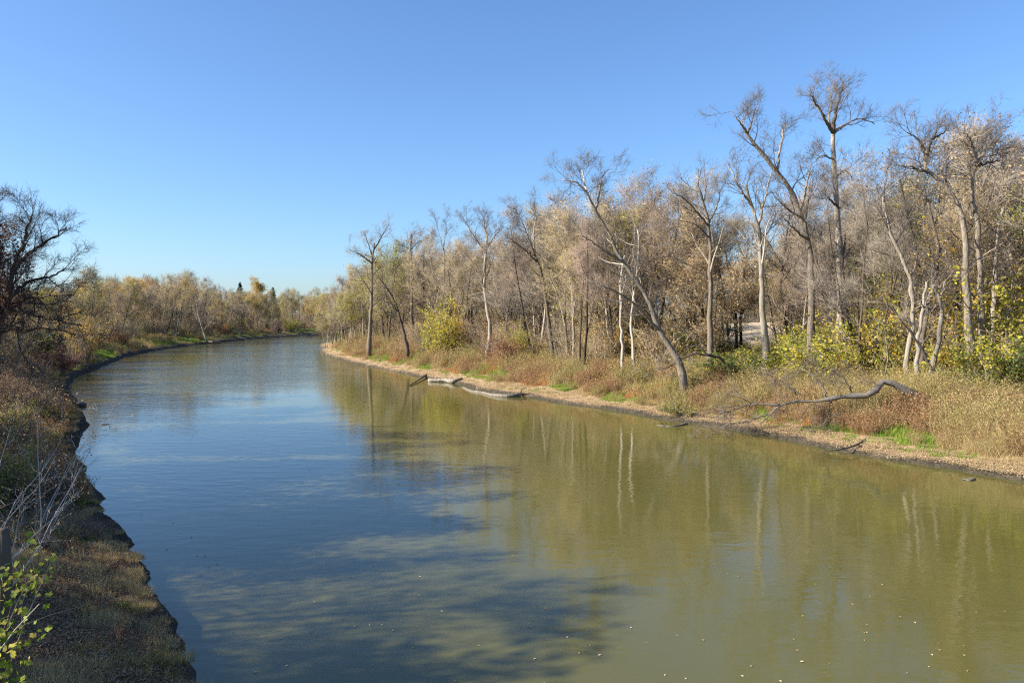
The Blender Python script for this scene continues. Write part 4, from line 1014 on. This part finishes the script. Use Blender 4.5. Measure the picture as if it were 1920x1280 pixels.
def cover_object(name, label, pts, idx, scale):
    """one object that sets patches of plants on its points (geometry nodes)"""
    n = len(pts); me = bpy.data.meshes.new(name); me.vertices.add(n); me.vertices.foreach_set('co', np.asarray(pts, np.float32).ravel())
    a = me.attributes.new('pick', 'INT', 'POINT'); a.data.foreach_set('value', np.asarray(idx, np.int32))
    a = me.attributes.new('size', 'FLOAT_VECTOR', 'POINT'); a.data.foreach_set('vector', np.asarray(scale, np.float32).ravel())
    rs = np.random.RandomState(n); rot = np.stack([rs.randn(n) * .06, rs.randn(n) * .06, rs.rand(n) * 6.28], 1)
    a = me.attributes.new('turn', 'FLOAT_VECTOR', 'POINT'); a.data.foreach_set('vector', rot.astype(np.float32).ravel())
    me.update(); o = obj(name, me)
    ng = bpy.data.node_groups.new(name, 'GeometryNodeTree')
    ng.interface.new_socket('Geometry', in_out='INPUT', socket_type='NodeSocketGeometry'); ng.interface.new_socket('Geometry', in_out='OUTPUT', socket_type='NodeSocketGeometry')
    N = ng.nodes; L = ng.links; gi = N.new('NodeGroupInput'); go = N.new('NodeGroupOutput')
    ci = N.new('GeometryNodeCollectionInfo'); ci.inputs['Collection'].default_value = SRC; ci.inputs['Separate Children'].default_value = True; ci.inputs['Reset Children'].default_value = True
    ip = N.new('GeometryNodeInstanceOnPoints'); ip.inputs['Pick Instance'].default_value = True
    def at_(nm, ty):
        q = N.new('GeometryNodeInputNamedAttribute'); q.data_type = ty; q.inputs['Name'].default_value = nm; return q.outputs['Attribute']
    L.new(gi.outputs[0], ip.inputs['Points']); L.new(ci.outputs[0], ip.inputs['Instance'])
    L.new(at_('pick', 'INT'), ip.inputs['Instance Index']); L.new(at_('size', 'FLOAT_VECTOR'), ip.inputs['Scale'])
    er = N.new('FunctionNodeEulerToRotation'); L.new(at_('turn', 'FLOAT_VECTOR'), er.inputs[0]); L.new(er.outputs[0], ip.inputs['Rotation'])
    L.new(ip.outputs[0], go.inputs[0])
    md = o.modifiers.new('cover', 'NODES'); md.node_group = ng
    tag(o, label, kind='stuff'); return o
def cover_points(n, side, seed, dmax, ymin, ymax, pxmin, pxmax):
    rs = np.random.RandomState(seed); out = []
    m = n * 6
    y = ymin * (ymax / ymin) ** rs.rand(m) if side == 'r' else ymin * (ymax / ymin) ** rs.rand(m)
    px = rs.uniform(pxmin, pxmax, m); x = (px - 960) / F * y
    d, isl = shore(x, y); ok = (d > .25) & (d < dmax) & (isl == (side == 'l'))
    x, y, px = x[ok][:n], y[ok][:n], px[ok][:n]
    h, dd, _ = height(x, y, True); k = dd > .25
    return x[k], y[k], h[k], dd[k], px[k], rs
# right bank
x, y, h, dd, px, rs = cover_points(30000, 'r', 1, 40, 30, 240, 560, 2150)
n1 = fbm(x, y, 6, 3); n2 = fbm(x + 99, y + 30, 3.0, 3); n3 = fbm(x - 50, y + 10, 9, 3); u = rs.rand(len(x))
idx = np.full(len(x), 3); sc = np.ones(len(x))
beach = dd < 2.5 + 4 * n2 + 3 * n3
rnear = np.clip((px - 1350) / 400, 0, 1)
n4 = fbm(x + 11, y - 40, 4.0, 2); n5 = fbm(x - 21, y + 77, 3.2, 2)
idx[u < .3] = 0; idx[(u > .3) & (u < .42)] = 2; idx[u > .88] = 6
low_ = dd < 7.5
idx[low_ & (n4 > .03) & (u < .85)] = 1                      # bright green grass low on the slope
idx[~low_ & (n1 > -.02) & (u < .65)] = 1
idx[(n2 > .03) & (u > .45) & (dd < 10)] = 2                              # rusty dock
idx[(n5 > .075) & (u < .7)] = 9                              # orange patches
idx[(n5 < -.12) & (dd > 6) & (u < .7)] = 7
r2 = rs.rand(len(x)); q_ = (idx == 3) & (rnear > .2); idx[q_] = np.where(r2[q_] < .35, 6, np.where(r2[q_] < .6, 0, np.where(r2[q_] < .85, 2, 3)))
idx[(n3 > -.08) & (rnear > .3) & (u < .55)] = 6; idx[(rnear > .3) & (u > .55) & (u < .7) & (n3 > -.05)] = 0
idx[(dd > 11) & (u < .45)] = 7; idx[(dd > 11) & (u > .45) & (u < .75)] = 4
idx[(dd > 19) & (u < .6)] = 5
sc = (.5 + 1.25 * rs.rand(len(x)) ** 1.7) * (1 + (y > 90) * .25)
grow = sstep(2.0, 6.0, dd + 2 * n2); sc = sc * (.45 + .65 * grow)
g_ = (n4 > .06) & (dd > 2) & (dd < 12) & (u < .8); idx[g_] = 1; g_ = (n5 > .10) & (dd > 3) & (dd < 9) & (u < .7); idx[g_] = 9
idx[beach] = 5; sc[beach] = rs.uniform(.8, 1.4, beach.sum())
spr = beach & (u > .80) & (dd > 1.2); idx[spr] = np.where(n4[spr] > 0, 1, 0); sc[spr] = .42
keep = ~(beach & (dd < .9) & (u < .88)) & ~(beach & (u < .35))
P = np.stack([x, y, h], 1)[keep]
cover_object('bank_grass', 'dry grass, rusty weeds, green tufts and fallen leaves covering the right bank', P, idx[keep], np.stack([sc, sc, sc * rs.uniform(.8, 1.2, len(sc))], 1)[keep])
# left bank
x, y, h, dd, px, rs = cover_points(22000, 'l', 2, 45, 8, 400, -200, 620)
n1 = fbm(x, y, 5, 3); n2 = fbm(x + 99, y + 30, 2.6, 3); u = rs.rand(len(x))
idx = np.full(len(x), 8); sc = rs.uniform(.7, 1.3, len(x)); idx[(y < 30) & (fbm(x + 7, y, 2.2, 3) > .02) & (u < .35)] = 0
near = y < 27
idx[~near & (u < .30)] = 3; idx[~near & (u > .3) & (u < .5)] = 0; idx[~near & (u > .5) & (u < .65)] = 2; idx[~near & (u > .65) & (u < .85)] = 1
idx[~near & (n1 > .06) & (u < .7)] = 1
idx[~near & (n2 > .12) & (u < .8)] = 4
idx[near & (n2 > .10) & (u < .3)] = 4; idx[near & (n2 > .13) & (u > .8)] = 1
idx[near & (n1 > .1) & (u < .25)] = 0
mid = (y >= 27) & (y < 75) & ((idx == 1) | (idx == 4)); idx[mid & (u < .35)] = 2; idx[mid & (u >= .35) & (rs.rand(len(x)) < .5)] = 8
low = near & (idx != 8); sc[low] *= .55
sc = sc * np.clip(.5 + dd / 5, .5, 1) * (1 + (y > 100) * .3)
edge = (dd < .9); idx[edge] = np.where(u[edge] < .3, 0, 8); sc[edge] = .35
keep = (dd > .3) & ~(edge & (u > .6)) & ~(near & (fbm(x + 3, y + 8, 1.8, 3) > .05) & (rs.rand(len(x)) < .75))
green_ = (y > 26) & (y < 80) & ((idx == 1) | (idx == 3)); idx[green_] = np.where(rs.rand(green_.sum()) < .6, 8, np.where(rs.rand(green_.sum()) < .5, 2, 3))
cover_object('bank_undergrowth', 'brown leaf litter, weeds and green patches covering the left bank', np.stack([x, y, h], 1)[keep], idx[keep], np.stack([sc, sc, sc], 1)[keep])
# the tuft by the water in the foreground
def tuft():
    rng = np.random.RandomState(5); x0, y0 = WZ(215, 1215, 1.0); g = Geo()
    for k in range(16):
        s = Geo(); e = blades(s, rng, 90, .22, .42, .005, .9)
        ox, oy = rng.randn(2) * [.42, .32]
        for V in s.V: V += np.array([ox, oy, gz(x0 + ox, y0 + oy) - gz(x0, y0)])
        g.add(np.vstack(s.V), Q=s.Q[0], T=s.T[0], tint=np.concatenate(s.t))
    o = obj('grass_tuft', g.mesh('grass_tuft', M['weed_olive'])); o.location = (x0, y0, gz(x0, y0)); tag(o, 'large tuft of yellowish dry grass on the near left bank beside the water', 'grass tuft')
    rs = np.random.RandomState(6); st = Geo()
    P, R = extend(np.zeros((5, 3)), np.array([[.1, .1, 1]] * 5) + rs.randn(5, 3) * .12, np.full(5, .75), np.full(5, .007), 6, .05, 0, rs)
    st.tubes(P, R, 4, rs); q, D, L, r = spawn(P, R, 10, .3, 1, .5, .2, .2, .3, rs); st.spikes(q, q + D * L[:, None], r * 0 + .005, rs); st.leaves(q + D * L[:, None], .04, rs)
    o = obj('dead_stalk', st.mesh('dead_stalk', M['weed_rust'])); o.location = (x0 - .2, y0 + .5, gz(x0 - .2, y0 + .5)); tag(o, 'upright rusty dead weed stalks rising behind the large grass tuft', 'weed')
tuft()
# far wood behind everything
def far_wood():
    SRCW = bpy.data.collections.new('wood_trees')
    for k in (0, 2, 4, 6):
        v = VAR[k]
        for lk, lm in (('sparse', 'leaf_olive'), ('full', 'leaf_gold')):
            o = bpy.data.objects.new('wood_%d%s' % (k, lk), None)
    rs = np.random.RandomState(12); pts = []
    while len(pts) < 900:
        px = rs.uniform(-150, 2050); y = rs.uniform(230, 520) if px < 1300 else rs.uniform(330, 620); x = (px - 960) / F * y
        d, isl = shore(x, y)
        if d[0] < (62 if isl[0] else 60): continue
        pts.append((x, y, gz(x, y)))
    return np.array(pts)
def right_wood():
    rs = np.random.RandomState(14); pts = []
    while len(pts) < 460:
        y = rs.uniform(60, 240); px = rs.uniform(640, 2150); x = (px - 960) / F * y
        d, isl = shore(x, y)
        if isl[0] or d[0] < 50 or d[0] > 74 or (1150 < px < 1485): continue
        pts.append((x, y, gz(x, y)))
    return np.array(pts)
def understorey(n):
    rs = np.random.RandomState(21); pts = []
    while len(pts) < n:
        m = 4000; y = rs.uniform(44, 130, m); px = rs.uniform(1130, 2050, m); x = (px - 960) / F * y
        d, isl = shore(x, y); ok = (~isl) & (d > 14) & (d < 34) & ~((px > 1325) & (px < 1490) & (y > 62)) & (fbm(x, y, 9, 2) > -.05)
        pts += list(np.stack([x, y, height(x, y)], 1)[ok])
    return np.array(pts[:n])
def wood_object(name, label, pts, hmin, hmax, seed, only=None):
    col = bpy.data.collections.new('wood_sources')
    rs = np.random.RandomState(seed)
    for i, (k, tw, lk, lm) in enumerate([] if only else [(0, 'twig', 'sparse', 'leaf_tan'), (2, 'twig_red', 'full', 'leaf_olive'), (4, 'twig_tan', 'sparse', 'leaf_gold'), (6, 'twig', 'full', 'leaf_gold')]):
        v = VAR[k]; parts = [(v['trunk'], 'bark'), (v['crown'], tw), (v['leaves'][lk], lm)]
        bm = bmesh.new(); mats = []
        for j, (m_, mn) in enumerate(parts):
            n0 = len(bm.faces); bm.from_mesh(m_); bm.faces.ensure_lookup_table()
            for f in bm.faces[n0:]: f.material_index = j
            mats.append(M[mn])
        me = bpy.data.meshes.new('wood_tree'); bm.to_mesh(me); bm.free()
        for q in mats: me.materials.append(q)
        o = bpy.data.objects.new('wood_tree_%d' % i, me); col.objects.link(o)
    for i, (k, tw, lm) in enumerate([(0, 'twig', 'leaf_yg'), (1, 'twig', 'leaf_green'), (3, 'twig', 'leaf_yg'), (0, 'twig_tan', 'leaf_gold')] if only == 'leafy' else [(1, 'twig_red', 'leaf_rust'), (2, 'twig_brown', 'leaf_tan'), (0, 'twig_brown', 'leaf_rust'), (2, 'twig', 'leaf_olive')] if only == 'brown' else [(3, 'twig', 'leaf_olive'), (0, 'twig_red', 'leaf_tan'), (1, 'twig_tan', 'leaf_tan'), (4, 'twig', 'leaf_yg')]):
        v = SH[k]; bm = bmesh.new()
        bm.from_mesh(v['stems']); n0 = len(bm.faces); bm.from_mesh(v['leaves']['thick' if only == 'leafy' else 'thin']); bm.faces.ensure_lookup_table()
        for f in bm.faces[n0:]: f.material_index = 1
        for q in bm.verts: q.co *= 7.5 / v['h']
        me = bpy.data.meshes.new('wood_bush'); bm.to_mesh(me); bm.free(); me.materials.append(M[tw]); me.materials.append(M[lm])
        col.objects.link(bpy.data.objects.new('wood_tree_%d' % (4 + i), me))
    global SRC
    keep = SRC; SRC = col
    sc = rs.uniform(hmin, hmax, len(pts)) / 14
    o = cover_object(name, label, pts, rs.randint(0, 4 if only else 7, len(pts)), np.stack([sc * 1.25, sc * 1.25, sc], 1)); SRC = keep; return o
wood_object('far_wood', 'distant autumn wood closing the horizon behind both banks', far_wood(), 8.5, 12, 3)

def brush(side, n, seed):
    rs = np.random.RandomState(seed); pts = []
    while len(pts) < n:
        m = 4000
        y = rs.uniform(45, 240, m) if side == 'r' else rs.uniform(60, 400, m); px = rs.uniform(600, 2050, m) if side == 'r' else rs.uniform(-60, 620, m); x = (px - 960) / F * y
        d, isl = shore(x, y); ok = (isl == (side == 'l')) & (d > (11 if side == 'r' else 7)) & (d < 46)
        ok &= ~((px > 1250) & (side == 'r') & (d < 17)) & ~((px > 1330) & (px < 1485) & (side == 'r'))
        h = height(x, y)
        pts += list(np.stack([x, y, h], 1)[ok])
    return np.array(pts[:n])
def near_brush(n):
    rs = np.random.RandomState(31); pts = []
    while len(pts) < n:
        m = 4000; y = rs.uniform(25, 85, m); x = rs.uniform(-62, -10, m)
        d, isl = shore(x, y); px = 960 + F * x / y
        ok = isl & (d > 2.2) & (d < 22) & (px > -120) & (px < 180) & ~((y < 30) & (d < 3.5)) & ~((px > 60) & (y > 52))
        pts += list(np.stack([x, y, height(x, y)], 1)[ok])
    return np.array(pts[:n])
wood_object('brushwood', 'knee to head high tangled brown brush on the shaded left bank', near_brush(230), 2.6, 5.2, 33, only='brown')
wood_object('leafy_understorey', 'yellow-green leafy undergrowth between the trunks of the right bank', understorey(175), 5.5, 10, 9, only='leafy')
wood_object('brushwood', 'tangled bare brush filling the ground under the right bank trees', brush('r', 260, 5), 8, 13, 6, only='bush')
wood_object('brushwood', 'tangled brush filling the ground under the left bank trees', brush('l', 330, 7), 8, 14, 8, only='bush')
wood_object('back_wood', 'tangled bare wood behind the countable trees of the right bank', right_wood(), 13, 19, 4)
# floating leaves
rs = np.random.RandomState(44); g = Geo(); pts = []
m = 520; yy = 14 * (70 / 14) ** rs.rand(m); xx = (rs.uniform(150, 1900, m) - 960) / F * yy
d, _ = shore(xx, yy); k = (d < -.3) & ((fbm(xx, yy, 4, 3) > .04) | (d > -2.5)); xx, yy = xx[k], yy[k]
th = rs.rand(len(xx)) * 6.28; L = .022 + .03 * rs.rand(len(xx)); z = np.full(len(xx), .006)
c, s_ = np.cos(th) * L, np.sin(th) * L
V = np.stack([np.stack([xx + c, yy + s_, z], 1), np.stack([xx - s_ * .6, yy + c * .6, z + .012], 1), np.stack([xx - c, yy - s_, z], 1), np.stack([xx + s_ * .6, yy - c * .6, z + .012], 1)], 1)
b = (np.arange(len(xx)) * 4)[:, None]; g.add(V, Q=b + [0, 1, 2, 3], tint=np.repeat(rs.rand(len(xx)), 4))
tag(obj('floating_leaves', g.mesh('floating_leaves', M['litter'])), 'small fallen leaves floating on the river', kind='stuff')
def dedupe():
    import collections
    by = collections.defaultdict(list)
    for o in S.objects:
        if o.parent is None and 'label' in o.keys(): by[o['label']].append(o)
    for lab, os_ in by.items():
        n = len(os_)
        if n < 2 or n > 12 or len(lab.replace('-', ' ').split()) > 14: continue
        os_.sort(key=lambda o: o.location.x / max(o.location.y, 1))
        for i, o in enumerate(os_):
            w_ = ['left', 'right'][i] if n == 2 else ('leftmost' if i == 0 else 'rightmost' if i == n - 1 else 'middle' if n == 3 else ORD[i])
            o['label'] = w_ + ' ' + lab
dedupe()
for o in S.objects:
    if 'label' in o.keys() and len(o['label'].replace('-', ' ').split()) > 16: print('LONG', o['label'])
print('trees', nR, nL, 'tris', sum(len(m.loops) - 2 * len(m.polygons) for m in bpy.data.meshes))
